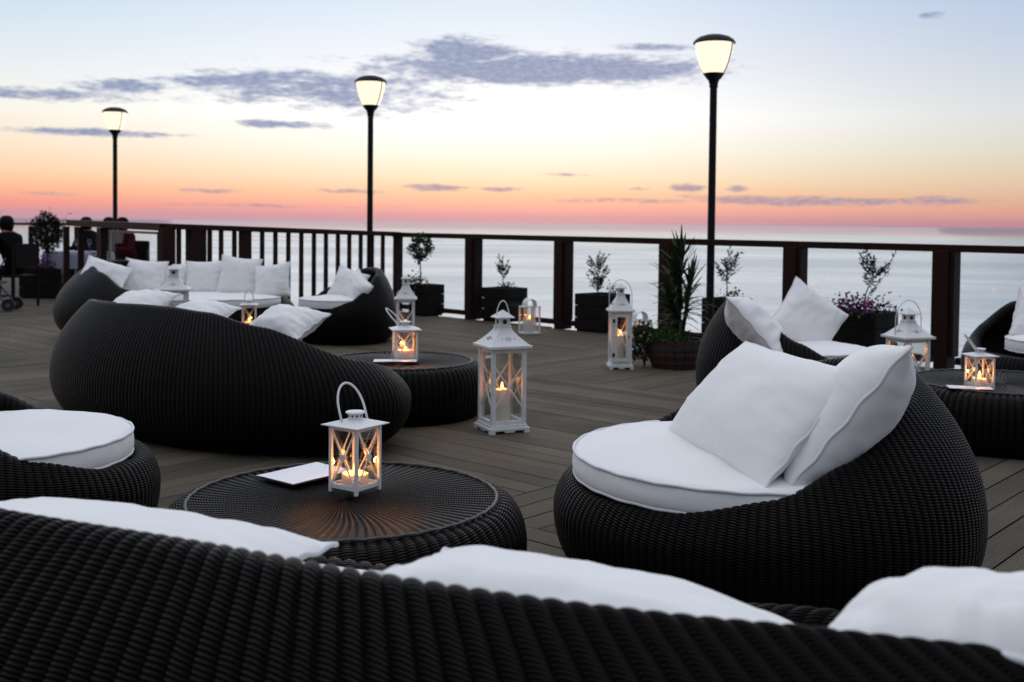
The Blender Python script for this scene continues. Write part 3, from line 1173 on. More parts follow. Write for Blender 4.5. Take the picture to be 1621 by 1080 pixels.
# ------------------------------------------------------------------ ottoman tables
def ottoman_mesh(Ro, H, NR, spr, geo):
    prof = []
    rr = Ro * .825
    for i in range(6):
        q = i / 5
        prof.append((max(.004, rr * q * .995), H - .018 + .018 * q))
    prof = [(max(.004, rr * i / 22), H - .012 + .012 * (i / 22) ** 2) for i in range(22)]
    # the raised border, then the rounded side
    prof += [(rr, H), (rr + .004, H + .004), (rr + .012, H + .003), (rr + .018, H - .004)]
    for i in range(1, 34):
        q = i / 33
        ang = q * PI * .86
        x = rr + .018 + (Ro - rr - .018) * math.sin(min(ang, PI * .86)) ** .8 if ang < PI / 2 else None
        if ang < PI / 2:
            r = rr + .018 + (Ro - rr - .018) * math.sin(ang) ** .9
            z = H - .004 - (H * .42) * (1 - math.cos(ang))
        else:
            r = Ro - (Ro * .20) * (1 - math.sin(ang)) ** .9
            z = (H - .004 - H * .42) + (H * .60) * math.cos(ang) / .905
        prof.append((r, max(z, 0.0)))
    prof.append((Ro * .6, 0.0))
    arr0 = np.array(prof)
    dif = np.diff(arr0, axis=0)
    arc = np.concatenate([[0], np.cumsum(np.hypot(dif[:, 0], dif[:, 1]))])
    tg = np.gradient(arr0, axis=0)
    ln = np.hypot(tg[:, 0], tg[:, 1]) + 1e-9
    nx, nz = -tg[:, 1] / ln, tg[:, 0] / ln
    V, UV, F = [], [], []
    NU = NR * spr
    m = len(prof)
    for iu in range(NU + 1):
        th = 2 * PI * iu / NU
        ribp = abs(math.sin(PI * iu / spr)) ** .7
        dp = geo * np.clip(arr0[:, 0] / (.3 * Ro), .0, 1)
        arr = arr0 + np.stack([nx, nz], 1) * ((ribp - .5) * dp)[:, None]
        # a slight twist of the ribs on the top
        for k, ((r, z), s_) in enumerate(zip(arr, arc)):
            tw = .05 * math.sin(min(r / rr, 1) * PI * 1.2) if k < 24 else .05 * math.sin(PI * 1.2)
            V.append((r * math.cos(th + tw), r * math.sin(th + tw), z))
            UV.append((iu / spr, s_))
    for iu in range(NU):
        for i in range(m - 1):
            F.append((iu * m + i, iu * m + i + 1, (iu + 1) * m + i + 1, (iu + 1) * m + i)[::-1])
    return V, F, UV


def ottoman(label, c, Ro, H=.345, near=True):
    t = thing('wicker_table', label, 'table', (c[0], c[1], 0), group='low round wicker tables')
    NR = int(2 * PI * Ro / .040)
    V, F, UV = ottoman_mesh(Ro, H, NR, 8 if near else 4, .0055)
    # flip so that normals look outwards
    mesh_obj('wicker_shell', V, [f[::-1] for f in F], M_WICK_RIB, t, uvs=UV, smooth=True)
    pts = [((Ro * .825 + .006) * math.cos(2 * PI * k / 160), (Ro * .825 + .006) * math.sin(2 * PI * k / 160), H + .003 + .0015 * math.sin(k * PI / 2)) for k in range(160)]
    MB().tube(pts, .006, 8, closed=True).obj('border_braid', M_HOOP_W, t, smooth=True)
    return t


M_HOOP_W = simple('wicker_border', (.022, .018, .017), 0.38, 0, 90, .5, .5)
TH = .345
OC = at(545, 787, TH); 
O2 = at(634, 571, TH)
O3 = at(1590, 605, TH)
O4 = Vector((-2.62, 8.95, 0))
ottoman('round black wicker coffee table in front with small lantern and menu on it', OC, .60)
ottoman('round black wicker table behind the long sofa, small lantern on top', O2, .56)
ottoman('wide black wicker table at the right edge with lantern and paper', O3, .62)
ottoman('low wicker table behind the long sofa pillows, under the grey roofed lantern', O4, .62, near=False)

# ------------------------------------------------------------------ candles and lanterns
def candle(label, loc, r, h, power=.35, lit=True, fl=1.0):
    t = thing('candle', label, 'candle', loc, group='burning candles in lanterns')
    pr = [(r * .97, 0), (r, .004), (r, h - .004), (r * .96, h), (r * .82, h - .003), (r * .6, h - .010), (.002, h - .013)]
    wx = MB().lathe(pr, 24)
    for i, q in enumerate(wx.v):
        if q.z > h * .8:
            q.z += .006 * noise.noise((q.x * 60, q.y * 60, r * 99)) * (q.xy.length / r)
    autosmooth(wx.obj('wax', M_WAX, t), 50)
    MB().tube([(0, 0, h - .014), (.001, 0, h + .004)], .0012, 6).obj('wick', M_HOLE, t)
    fh = .034 * fl
    fp = [(.0015, h), (.0045 * fl, h + fh * .15), (.0062 * fl, h + fh * .32), (.0052 * fl, h + fh * .55), (.0028 * fl, h + fh * .8), (.0004, h + fh)]
    autosmooth(MB().lathe(fp, 12).obj('flame', M_FLAME, t), 80)
    ld = bpy.data.lights.new('candle_light', 'POINT')
    ld.energy = power * 1.7
    ld.color = (1.0, .33, .07)
    ld.shadow_soft_size = .012
    lo = bpy.data.objects.new('candle_light', ld)
    COL.objects.link(lo)
    lo.parent = t
    lo.location = (0, 0, h + fh * .6)
    return t


def handle_pts(w, h, tilt, z0, n=18, straight=.35):
    pts = []
    for i in range(n + 1):
        q = PI * i / n
        x = -w / 2 * math.cos(q)
        zz = h * (straight + (1 - straight) * math.sin(q)) if 0 < i < n else h * straight
        pts.append((x, zz))
    pts = [(-w / 2, 0)] + pts + [(w / 2, 0)]
    return [(x, zz * math.sin(tilt), z0 + zz * math.cos(tilt)) for x, zz in pts]


def small_lantern(label, loc, w, h, rz, clabel, tilt=-25, hw=None, power=.3, hturn=0, hh=1.0):
    t = thing('lantern', label, 'lantern', loc, rz=rz, group='small white table lanterns')
    p_ = w * .085
    ft = w * .12
    hb = h
    e = w / 2 - p_ / 2
    for sx_ in (-1, 1):
        for sy_ in (-1, 1):
            MB().box((sx_ * e, sy_ * e, hb / 2), (p_, p_, hb)).obj('post', M_WHITE, t, bevel=.0008)
    tr = MB().box((0, 0, ft + .004), (w - p_ * 2, w - p_ * 2, .003))
    for sgn in (-1, 1):
        tr.box((0, sgn * e, ft + .006), (w - 2 * p_, p_ * .5, .014))
        tr.box((sgn * e, 0, ft + .006), (p_ * .5, w - 2 * p_, .014))
    tr.obj('tray', M_WHITE, t)
    tf = MB()
    for sgn in (-1, 1):
        tf.box((0, sgn * e, hb - .008), (w - 2 * p_, p_ * .5, .013))
        tf.box((sgn * e, 0, hb - .008), (p_ * .5, w - 2 * p_, .013))
    tf.obj('top_frame', M_WHITE, t)
    MB().frustum(hb, w * 1.30, hb + .003, w * 1.30).frustum(hb + .0031, w * 1.28, hb + w * .15, w * .40).obj('roof', M_WHITE, t)
    z1 = hb + w * .14
    MB().lathe([(w * .20, z1), (w * .20, z1 + w * .17)], 20).obj('chimney', M_WHITE, t)
    hl = MB()
    for k in range(10):
        q = 2 * PI * k / 10
        hl.bar((w * .195 * math.cos(q), w * .195 * math.sin(q), z1 + w * .10), (w * .206 * math.cos(q), w * .206 * math.sin(q), z1 + w * .10), w * .05)
    hl.obj('vent_hole', M_HOLE, t)['kind'] = 'stuff'
    MB().lathe([(w * .26, z1 + w * .17), (w * .27, z1 + w * .185), (w * .25, z1 + w * .21)], 20).obj('chimney_cap', M_WHITE, t)
    zc = (ft + hb) / 2 + .0
    for fi in range(4):
        m_ = Matrix.Rotation(fi * PI / 2, 3, 'Z')
        yy = -(w / 2 - p_ * .25)
        x0 = w / 2 - p_
        for sg in (-1, 1):
            MB().bar(m_ @ Vector((-x0 * sg, yy - .0008 * sg, hb - .014)), m_ @ Vector((x0 * sg, yy - .0008 * sg, ft + .012)), p_ * .45, p_ * .3, up=m_ @ Vector((0, 1, 0))).obj('cross_bar', M_WHITE, t)
        md = MB()
        cc = m_ @ Vector((0, yy, zc))
        dn = m_ @ Vector((0, 1, 0))
        md.tube([cc - dn * .004, cc + dn * .004], w * .095, 16)
        md.obj('medallion', M_WHITE, t)
        MB().box(m_ @ Vector((0, yy + .0045, (ft + hb) / 2)), (w - 2 * p_ - .001, .0015, hb - ft - .03), m_).obj('glass_pane', M_GLASS, t)
    hp = handle_pts(w * (hw or .62), w * 1.25 * hh, R(tilt), hb + w * .02)
    m_ = Matrix.Rotation(hturn, 3, 'Z')
    MB().tube([m_ @ Vector(q) for q in hp], w * .032, 8).obj('handle', M_WHITE, t, smooth=True)
    M4 = Matrix.Translation(loc) @ Matrix.Rotation(rz, 4, 'Z')
    candle(clabel, M4 @ Vector((0, 0, ft + .0056)), w * .36, w * .30, power, fl=1.25)
    return t


def tall_lantern(label, loc, w, h, rz, clabel, roofh=.12, xz=(.22, .76), door=False, handle=(1.0, 0), hand_w=.95, ch=.22, cr=.038, power=.4, band=False):
    t = thing('lantern', label, 'lantern', loc, rz=rz, group='tall white floor lanterns')
    p_ = .024
    b0 = .035
    # base: plank with scalloped feet
    bs = MB().box((0, 0, .026), (w * 1.16, w * 1.16, .016)).box((0, 0, .042), (w * 1.05, w * 1.05, .015))
    for a_ in (-1, 1):
        for b_ in (-1, 1):
            bs.box((a_ * w * .5, b_ * w * .5, .0085), (w * .16, w * .16, .017))
        bs.box((a_ * w * .54, 0, .012), (.012, w * .3, .012))
        bs.box((0, a_ * w * .54, .012), (w * .3, .012, .012))
    bs.obj('base', M_WHITE, t, bevel=.002)
    z0 = .0505
    e = w / 2 - p_ / 2
    for a_ in (-1, 1):
        for b_ in (-1, 1):
            MB().box((a_ * e, b_ * e, (z0 + h) / 2), (p_, p_, h - z0)).obj('post', M_WHITE, t, bevel=.0015)
    for nm, zz, hh in (('bottom_frame', z0 + .011, .022), ('top_frame', h - .013, .025)):
        q = MB()
        for sgn in (-1, 1):
            q.box((0, sgn * e, zz), (w - 2 * p_, p_ * .6, hh))
            q.box((sgn * e, 0, zz), (p_ * .6, w - 2 * p_, hh))
        q.obj(nm, M_WHITE, t)
    MB().box((0, 0, h + .009), (w * 1.24, w * 1.24, .018)).obj('eaves', M_WHITE, t, bevel=.003)
    rf = MB()
    n0 = 7
    for i in range(n0):
        q0, q1 = i / n0, (i + 1) / n0
        f_ = lambda q: w * (1.14 * (1 - q) ** 1.25 + .34 * q)
        rf.frustum(h + .018 + roofh * q0 + .0001 * i, f_(q0), h + .018 + roofh * q1, f_(q1))
    rf.obj('roof', M_WHITE, t)
    zr = h + .018 + roofh
    cw = w * .30
    # chimney with round holes, then its little pyramid
    MB().box((0, 0, zr + .003), (cw * 1.25, cw * 1.25, .008)).box((0, 0, zr + .03), (cw, cw, .045)).obj('chimney', M_WHITE, t)
    hl = MB()
    for k in range(4):
        m_ = Matrix.Rotation(k * PI / 2, 3, 'Z')
        hl.tube([m_ @ Vector((0, cw / 2 - .004, zr + .03)), m_ @ Vector((0, cw / 2 + .001, zr + .03))], cw * .22, 12)
        # pierced star on each roof slope
        for s_ in range(9):
            qx = 0 if s_ == 8 else .016 * math.cos(s_ * PI / 4)
            qz = 0 if s_ == 8 else .016 * math.sin(s_ * PI / 4)
            fr = .36 + qz / roofh * .5
            rr_ = w * (1.14 * (1 - fr) ** 1.25 + .34 * fr) / 2
            hl.box(m_ @ Vector((qx, -rr_ - .0005, h + .018 + roofh * fr)), (.004, .006, .004), m_)
        for s_ in (-1, 1):
            fr = .36
            rr_ = w * (1.14 * (1 - fr) ** 1.25 + .34 * fr) / 2
            hl.box(m_ @ Vector((s_ * w * .18, -rr_ - .0005, h + .018 + roofh * fr)), (.005, .006, .005), m_)
    hl.obj('vent_hole', M_HOLE, t)['kind'] = 'stuff'
    MB().frustum(zr + .053, cw * 1.7, zr + .058, cw * 1.7).frustum(zr + .0581, cw * 1.66, zr + .058 + cw * .62, cw * .10).obj('chimney_cap', M_WHITE, t)
    for fi in range(4):
        m_ = Matrix.Rotation(fi * PI / 2, 3, 'Z')
        yy = -(w / 2 - p_ * .35)
        x0 = w / 2 - p_ + .002
        za, zb_ = z0 + (h - z0) * xz[0], z0 + (h - z0) * xz[1]
        for sg in (-1, 1):
            MB().bar(m_ @ Vector((-x0 * sg, yy - .003 * sg, zb_)), m_ @ Vector((x0 * sg, yy - .003 * sg, za)), .009, .005, up=m_ @ Vector((0, 1, 0))).obj('cross_bar', M_WHITE, t)
        MB().box(m_ @ Vector((0, yy + .010, (z0 + h) / 2)), (w - 2 * p_ - .002, .002, h - z0 - .05), m_).obj('glass_pane', M_GLASS, t)
    if door:
        dr = MB()
        for sg in (-1, 1):
            dr.box((sg * (w / 2 - .036), -w / 2 - .004, (z0 + h) / 2), (.022, .010, h - z0 - .02))
        for zz in (z0 + .03, h - .03):
            dr.box((0, -w / 2 - .004, zz), (w - .094, .010, .024))
        d_ = dr.obj('door', M_WHITE, t, bevel=.001)
        kb = MB()
        kb.lathe([(.004, 0), (.008, .006), (.007, .012), (.002, .014)], 10)
        o_ = kb.obj('knob', M_HINGE, d_)
        o_.location = (w / 2 - .030, -w / 2 - .009, (z0 + h) * .52)
        o_.rotation_euler = (PI / 2, 0, 0)
        for zz in (z0 + (h - z0) * .17, h - (h - z0) * .17):
            MB().box((-w / 2 + .018, -w / 2 - .0095, zz), (.022, .003, .03)).obj('hinge', M_HINGE, d_)
    hp = handle_pts(w * hand_w, handle[0] * .30, R(handle[1]), h + .02, straight=.42)
    MB().tube(hp, .0035, 8).obj('handle', M_WHITE, t, smooth=True)
    M4 = Matrix.Translation(loc) @ Matrix.Rotation(rz, 4, 'Z')
    candle(clabel, M4 @ Vector((0, 0, z0)), cr, ch, power, fl=1.3)
    return t


def arched_lantern(label, loc, w, h, rz, clabel, power=.35):
    t = thing('lantern', label, 'lantern', loc, rz=rz, group='white arched-top lanterns')
    d = w * .82
    p_ = .016
    MB().box((0, 0, .008), (w * 1.06, d * 1.06, .016)).obj('base', M_WHITE, t, bevel=.003)
    for a_ in (-1, 1):
        for b_ in (-1, 1):
            MB().box((a_ * (w / 2 - p_ / 2), b_ * (d / 2 - p_ / 2), (h + .016) / 2), (p_, p_, h - .016)).obj('post', M_WHITE, t)
    for b_ in (-1, 1):
        MB().box((0, b_ * (d / 2 - p_ / 2), (h + .016) / 2), (p_ * 1.5, p_ * .7, h - .016)).obj('mullion', M_WHITE, t)
        lace = MB()
        for sgn in (-1, 1):
            for q in range(5):
                zz = .04 + q * (h - .08) * .1
                lace.box((sgn * w * .25, b_ * (d / 2 - p_ * .6), zz + .0), (w * (.30 - .05 * q), .003, .007))
            lace.box((sgn * w * .25, b_ * (d / 2 - p_ * .6), h * .30), (.007, .003, h * .45))
        lace.obj('pierced_panel', M_WHITE, t)
        MB().box((0, b_ * (d / 2 - p_), (h + .016) / 2), (w - 2 * p_, .0015, h - .03)).obj('glass_pane', M_GLASS, t)
    MB().box((0, 0, h + .006), (w * 1.03, d * 1.03, .012)).obj('top_plate', M_WHITE, t)
    # barrel roof: half cylinder shell along the depth
    r_ = w * .33
    V, F = [], []
    n = 20
    for y in (-d * .36, d * .36):
        for rr in (r_, r_ - .006):
            for k in range(n + 1):
                q = PI * k / n
                V.append((rr * math.cos(q), y, h + .013 + .02 + rr * math.sin(q) * .95))
    m = n + 1
    for k in range(n):
        F += [(k, k + 1, 2 * m + k + 1, 2 * m + k), (m + k + 1, m + k, 3 * m + k, 3 * m + k + 1), (k + 1, k, m + k, m + k + 1), (2 * m + k, 2 * m + k + 1, 3 * m + k + 1, 3 * m + k)]
    rf = mesh_obj('arched_roof', V, F, M_WHITE, t, smooth=False)
    autosmooth(rf)
    for sgn in (-1, 1):
        MB().box((sgn * (r_ - .003), 0, h + .023), (.006, d * .72, .02)).obj('roof_wall', M_WHITE, t)
    M4 = Matrix.Translation(loc) @ Matrix.Rotation(rz, 4, 'Z')
    candle(clabel, M4 @ Vector((0, 0, .0162)), .034, h * .5, power, fl=1.3)
    return t


TT = TH - .012
q = at(562, 778, TT)
small_lantern('small white metal lantern with tilted loop handle on the front wicker table', (q.x, q.y, TT + .004), .126, .226, R(-34), 'low yellow candle burning in the front table lantern', tilt=26, power=.9, hturn=R(74), hw=.80, hh=.92)
q = at(641, 571, TT)
small_lantern('small white lantern on the wicker table behind the long sofa', (q.x, q.y, TT + .004), .150, .205, R(14), 'candle in the small lantern behind the long sofa', tilt=46, power=.9, hturn=R(60))
q = at(1550, 615, TT)
small_lantern('small white lantern on the right edge wicker table, wire handle leaning left', (q.x, q.y, TT + .004), .118, .185, R(8), 'candle in the small lantern on the right edge table', tilt=36, power=.9, hturn=R(75), hw=.45)
q = at(794, 681)
tall_lantern('tall white wooden lantern standing on the open deck beside the wicker table', (q.x, q.y, 0), .222, .505, R(24), 'tall white candle in the large lantern on the open deck', roofh=.105, handle=(.86, 0), hand_w=.42, cr=.048, ch=.20, power=.55)
q = at(981, 583)
tall_lantern('tall slim white lantern with black hinges beside the barrel planter', (q.x, q.y, 0), .178, .495, R(4), 'tall candle in the slim lantern beside the barrel planter', roofh=.13, xz=(.18, .80), door=True, handle=(.85, 0), hand_w=1.12, cr=.036, ch=.24, power=.45)
q = aty(641.5, 560, 10.4)
tall_lantern('tall white lantern behind the small table lantern, by the far armchair', (q.x, 10.4, 0), .175, .50, R(4), 'candle in the tall lantern by the far armchair', roofh=.13, handle=(.25, 0), cr=.036, ch=.20, power=.35)
q = aty(1436, 600, 7.7)
tall_lantern('broad white lantern behind the right edge table, beside the railing post', (q.x, 7.7, 0), .215, .455, R(20), 'bright candle in the broad lantern at right', roofh=.10, handle=(.84, 0), hand_w=1.05, cr=.045, ch=.28, power=.5)
q = at(838, 528)
arched_lantern('white arched-top lantern between two square planters by the railing', (q.x, q.y, 0), .200, .30, R(22), 'candle in the arched lantern between the planters')
q = aty(1012, 535, 10.6)
arched_lantern('white arched-top lantern half hidden behind the slim lantern', (q.x, 10.6, 0), .20, .30, R(18), 'candle in the half hidden arched lantern')
q = at(287, 537, TH)
tall_lantern('grey roofed white lantern behind the pillows of the long sofa', (O4.x - .12, O4.y - .25, TH), .215, .33, R(12), 'low candle in the grey roofed lantern behind the long sofa', roofh=.10, handle=(.2, 0), cr=.03, ch=.05, power=.05)
small_lantern('tiny white lantern glowing in front of the far pillow row', (O4.x + .40, O4.y + .12, TH - .008), .115, .20, R(10), 'candle glowing in the tiny lantern before the far pillows', power=.4)

# menus
def menu(label, c, w, h, rz, thick=.006):
    t = thing('menu', label, 'menu', (c.x, c.y, c.z), rz=rz)
    MB().box((0, 0, thick * .4), (w, h, thick * .8)).obj('cover', M_COVER, t, bevel=.001)
    V, F = [], []
    n = 14
    for j in range(n + 1):
        for i in range(n + 1):
            x, y = (i / n - .5) * (w - .006), (j / n - .5) * (h - .006)
            V.append((x, y, thick * .8 + .0018 + .0014 * noise.noise((x * 12, y * 12, w * 30))))
    for j in range(n):
        for i in range(n):
            a_ = j * (n + 1) + i
            F.append((a_, a_ + 1, a_ + n + 2, a_ + n + 1))
    mesh_obj('page', V, F, M_PAPER, t, smooth=True)
    r_ = MB()
    for k in (-1, 1):
        r_.box((k * w * .22, h / 2 - .006, thick + .003), (.006, .004, .004))
    r_.obj('clip', M_HINGE, t)
    return t


q = at(478, 759, TT)
menu('white menu in a black cover lying beside the front lantern', Vector((q.x + .012, q.y, TT + .018)), .20, .285, R(-38))
q = at(628, 573, TT)
menu('white menu sheet under the small lantern behind the long sofa', Vector((q.x, q.y - .10, TT + .018)), .28, .13, R(4), .003)
q = at(1528, 617, TT)
menu('white menu sheet on the right edge table', Vector((q.x, q.y - .06, TT + .018)), .24, .12, R(-12), .003)

# ------------------------------------------------------------------ pillows
# foreground sofa
NV = Vector((.41, .91, 0))
q = aty(-230, 848, 2.02)
q2 = aty(345, 934, 1.76)
pillow('blurred white pillow lying along the left of the foreground sofa back', q, q2, q + NV * .38 + Vector((0, 0, -.03)), .12, 31, concave=.03)
q = aty(560, 903, 1.66)
q2 = aty(1285, 1078, 1.46)
pillow('blurred white pillow with grey corner behind the middle of the foreground sofa back', q, q2, q + NV * .36 + Vector((0, 0, -.075)), .12, 35, concave=.06)
q = aty(1290, 1030, 1.37) + Vector((0, 0, -.028)) + NV * .085
q2 = aty(1900, 1085, 1.17) + NV * .085 + Vector((0, 0, -.015))
pillow('crumpled white pillow slumped over the foreground sofa back at bottom right', q, q2, q + NV * .40 + Vector((0, 0, -.085)), .19, 41, crease=1.5, concave=.03)
# long sofa E
pdir('crumpled white pillow on the long sofa, behind its high left back', aty(215, 486, 7.15), .50, .36, -36, 62, -4, .17, 51)
pdir('flat white pillow on the long sofa, lying in line below its neighbour', aty(315, 497, 6.75), .50, .28, -36, 70, 2, .15, 52)
pdir('white pillow sticking out behind the sloping back of the long sofa', aty(452, 512, 6.10), .50, .28, -38, 60, 4, .17, 53)
# far sofa F
pdir('white pillow slanting on the high left end of the far sofa', aty(166, 434, 11.2), .48, .34, 20, 40, 22, .18, 61)
pdir('first white pillow of the far row, next to the sofa left end', aty(229, 441, 11.7), .46, .42, 6, 14, 5, .2, 62)
pdir('second white pillow of the far row, behind the lantern roof', aty(272, 444, 11.85), .44, .38, 0, 14, -3, .2, 63)
pdir('third white pillow of the far row, right of the lantern roof', aty(325, 441, 11.75), .45, .40, -3, 14, -2, .2, 64)
pdir('fourth and tallest white pillow of the far row', aty(378, 438, 11.65), .46, .44, -5, 14, 6, .2, 65)
pdir('last white pillow of the far row at its right end', aty(431, 445, 11.45), .42, .38, -14, 16, -8, .18, 66)
# G
pdir('white pillow standing at the back of the far left-facing armchair', aty(551, 452, 11.35), .40, .36, -22, 20, 16, .18, 71)
pdir('white pillow tipped forward on the far left-facing armchair', aty(566, 458, 11.0), .42, .30, -48, 24, 26, .18, 72)
# H
pillow('white pillow with grey shaded seam on the armchair behind, left of its pair', aty(1226, 553, 7.35), aty(1228, 558, 6.55), aty(1166, 486, 7.1), .26, 81, concave=.05)
pdir('white pillow standing on its corner on the armchair behind', aty(1278, 508, 7.25), .44, .44, 12, 18, 38, .22, 82, concave=.07)
# R2
pdir('white pillow cut off by the right edge of the picture', aty(1640, 512, 7.85), .40, .40, 20, 20, 30, .2, 91)


# ------------------------------------------------------------------ plants
def leaf_cloud(pts, size, rnd, elong=1.8, droop=0.0, radial=None):
    V, F = [], []
    for p_ in pts:
        s = size * rnd.uniform(.65, 1.3)
        d = Vector((rnd.gauss(0, 1), rnd.gauss(0, 1), rnd.gauss(0, 1)))
        if radial is not None:
            d = (Vector(p_) - radial).normalized() * 1.2 + d * .8
        d.z -= droop
        d.normalize()
        u = d.cross(Vector((rnd.gauss(0, 1), rnd.gauss(0, 1), rnd.gauss(0, 1)))).normalized()
        w = s / elong
        p_ = Vector(p_)
        n = len(V)
        V += [p_, p_ + d * s * .5 + u * w * .5, p_ + d * s, p_ + d * s * .5 - u * w * .5]
        F.append((n, n + 1, n + 2, n + 3))
    return V, F


def planter(label, c, w, h, rz=None):
    rz = A_ANG if rz is None else rz
    t = thing('planter_box', label, 'planter', (c.x, c.y, 0), rz=rz, group='square black planters along the railing')
    th = .025
    for k in range(4):
        m_ = Matrix.Rotation(k * PI / 2, 3, 'Z')
        for j in range(3):
            hh = (h - .02) / 3
            MB().box(m_ @ Vector((th / 2 if False else 0, -w / 2 + th / 2, .02 + hh * (j + .5))), (w - th * 2 - .002 if k % 2 else w, th, hh - .006), m_).obj('plank', M_BOX, t, bevel=.003)
    MB().box((0, 0, h - .05), (w - 2 * th - .004, w - 2 * th - .004, .03)).obj('soil', M_SOIL, t)
    MB().box((0, 0, .013), (w - .04, w - .04, .026)).obj('foot', M_BOX, t)
    return t


def flowers(label, c, r, h, mat, n, leafmat=None, seed=0, cat='flowers'):
    rnd = random.Random(seed)
    t = thing('flowers', label, cat, c)
    pts = [(rnd.gauss(0, r * .5), rnd.gauss(0, r * .5), abs(rnd.gauss(.3, .3)) * h) for _ in range(n)]
    V, F = leaf_cloud(pts, .030, rnd, 1.1)
    mesh_obj('blossom', V, F, mat, t)['kind'] = 'stuff'
    pts = [(rnd.gauss(0, r * .55), rnd.gauss(0, r * .55), rnd.uniform(-.02, h * .5)) for _ in range(n)]
    V, F = leaf_cloud(pts, .04, rnd, 1.8)
    mesh_obj('foliage', V, F, leafmat or M_LEAF, t)['kind'] = 'stuff'
    st = MB()
    for k in range(6):
        st.tube([(0, 0, -.06), (rnd.uniform(-r, r) * .6, rnd.uniform(-r, r) * .6, h * .6)], .003, 5)
    st.obj('stem', M_BARK, t)
    return t


def ball_tree(label, c, zc, rc, seed=1, n=900, mat=None, stem_r=.010):
    rnd = random.Random(seed)
    t = thing('potted_tree', label, 'tree', c)
    zc -= c[2]
    MB().tube([(0, 0, -.03), (.008, .004, zc * .35), (-.006, 0, zc * .7), (0, 0, zc)], [stem_r, stem_r * .9, stem_r * .8, stem_r * .6], 8).obj('trunk', M_BARK, t, smooth=True)
    pts = []
    ctr = Vector((0, 0, zc))
    while len(pts) < n:
        d = Vector((rnd.gauss(0, 1), rnd.gauss(0, 1), rnd.gauss(0, 1))).normalized()
        r_ = rc * rnd.uniform(.1, 1) ** .5
        q = ctr + d * r_ * (1 + .35 * noise.noise(d * 2.2 + Vector((seed, 0, 0))))
        q.z = zc + (q.z - zc) * 1.2
        if noise.noise(q * 14) < -.22:
            continue
        pts.append(q)
    V, F = leaf_cloud(pts, .040, rnd, 1.9, radial=ctr)
    mesh_obj('crown', V, F, mat or M_LEAF, t)
    br = MB()
    for k in range(12):
        d = Vector((rnd.gauss(0, 1), rnd.gauss(0, 1), rnd.gauss(.3, 1))).normalized()
        br.tube([ctr - Vector((0, 0, rc * .6)), ctr + d * rc * 1.02], [.004, .001], 5)
    br.obj('branch', M_BARK, t)
    return t


def olive(label, c, hgt, spread, seed=2, nb=9, lean=(0, 0), mat=None, leaf=.045, dens=9, bare=.35):
    rnd = random.Random(seed)
    t = thing('olive_sapling', label, 'plant', c)
    br = MB()
    top = Vector((lean[0], lean[1], hgt * .72))
    br.tube([(0, 0, -.03), (lean[0] * .2, 0, hgt * .3), tuple(top)], [.008, .006, .003], 6)
    pts = []
    V, F = [], []
    for k in range(nb):
        a_ = bare + (1 - bare) * rnd.random() * .95
        s0 = Vector((0, 0, 0)).lerp(top, a_)
        th = rnd.uniform(0, 2 * PI)
        L = spread * rnd.uniform(.6, 1.1)
        e = s0 + Vector((math.cos(th) * L, math.sin(th) * L, rnd.uniform(.5, 1.3) * L * 1.2)) + Vector((lean[0] * .3, 0, 0))
        mid_ = s0.lerp(e, .5) + Vector((math.cos(th), math.sin(th), 0)) * L * .12
        br.tube([s0, mid_, e], [.0035, .0025, .001], 5)
        for q in range(dens):
            f_ = rnd.uniform(.15, 1)
            p_ = s0.lerp(mid_, f_ * 2) if f_ < .5 else mid_.lerp(e, f_ * 2 - 1)
            d = (e - s0).normalized() + Vector((rnd.gauss(0, .7), rnd.gauss(0, .7), rnd.gauss(0, .5)))
            d.normalize()
            u = d.cross(Vector((rnd.gauss(0, 1), rnd.gauss(0, 1), rnd.gauss(0, 1)))).normalized()
            s = leaf * rnd.uniform(.7, 1.2)
            n = len(V)
            V += [p_, p_ + d * s * .5 + u * s * .14, p_ + d * s, p_ + d * s * .5 - u * s * .14]
            F.append((n, n + 1, n + 2, n + 3))
    br.obj('stem', M_BARK, t)
    mesh_obj('foliage', V, F, mat or M_OLIVE, t)
    return t


def blades(V, F, base, n, L, w, rnd, up=(.3, 1.0), droop=.5):
    for k in range(n):
        th = rnd.uniform(0, 2 * PI)
        el_ = rnd.uniform(*up)
        d = Vector((math.cos(th) * math.cos(el_ * PI / 2), math.sin(th) * math.cos(el_ * PI / 2), math.sin(el_ * PI / 2)))
        side_ = Vector((-math.sin(th), math.cos(th), 0))
        ll = L * rnd.uniform(.7, 1.15)
        n0 = len(V)
        p_ = Vector(base) + Vector((rnd.gauss(0, .008), rnd.gauss(0, .008), rnd.gauss(0, .015)))
        NS = 6
        for i in range(NS + 1):
            q = i / NS
            ww = w * math.sin(PI * min(.98, .16 + .84 * q)) ** .8
            pt = p_ + d * ll * q - Vector((0, 0, droop * ll * q * q * (1 - el_)))
            V += [pt + side_ * ww / 2, pt + Vector((0, 0, .15 * ww)), pt - side_ * ww / 2]
        for i in range(NS):
            a_ = n0 + i * 3
            F += [(a_, a_ + 3, a_ + 4, a_ + 1), (a_ + 1, a_ + 4, a_ + 5, a_ + 2)]


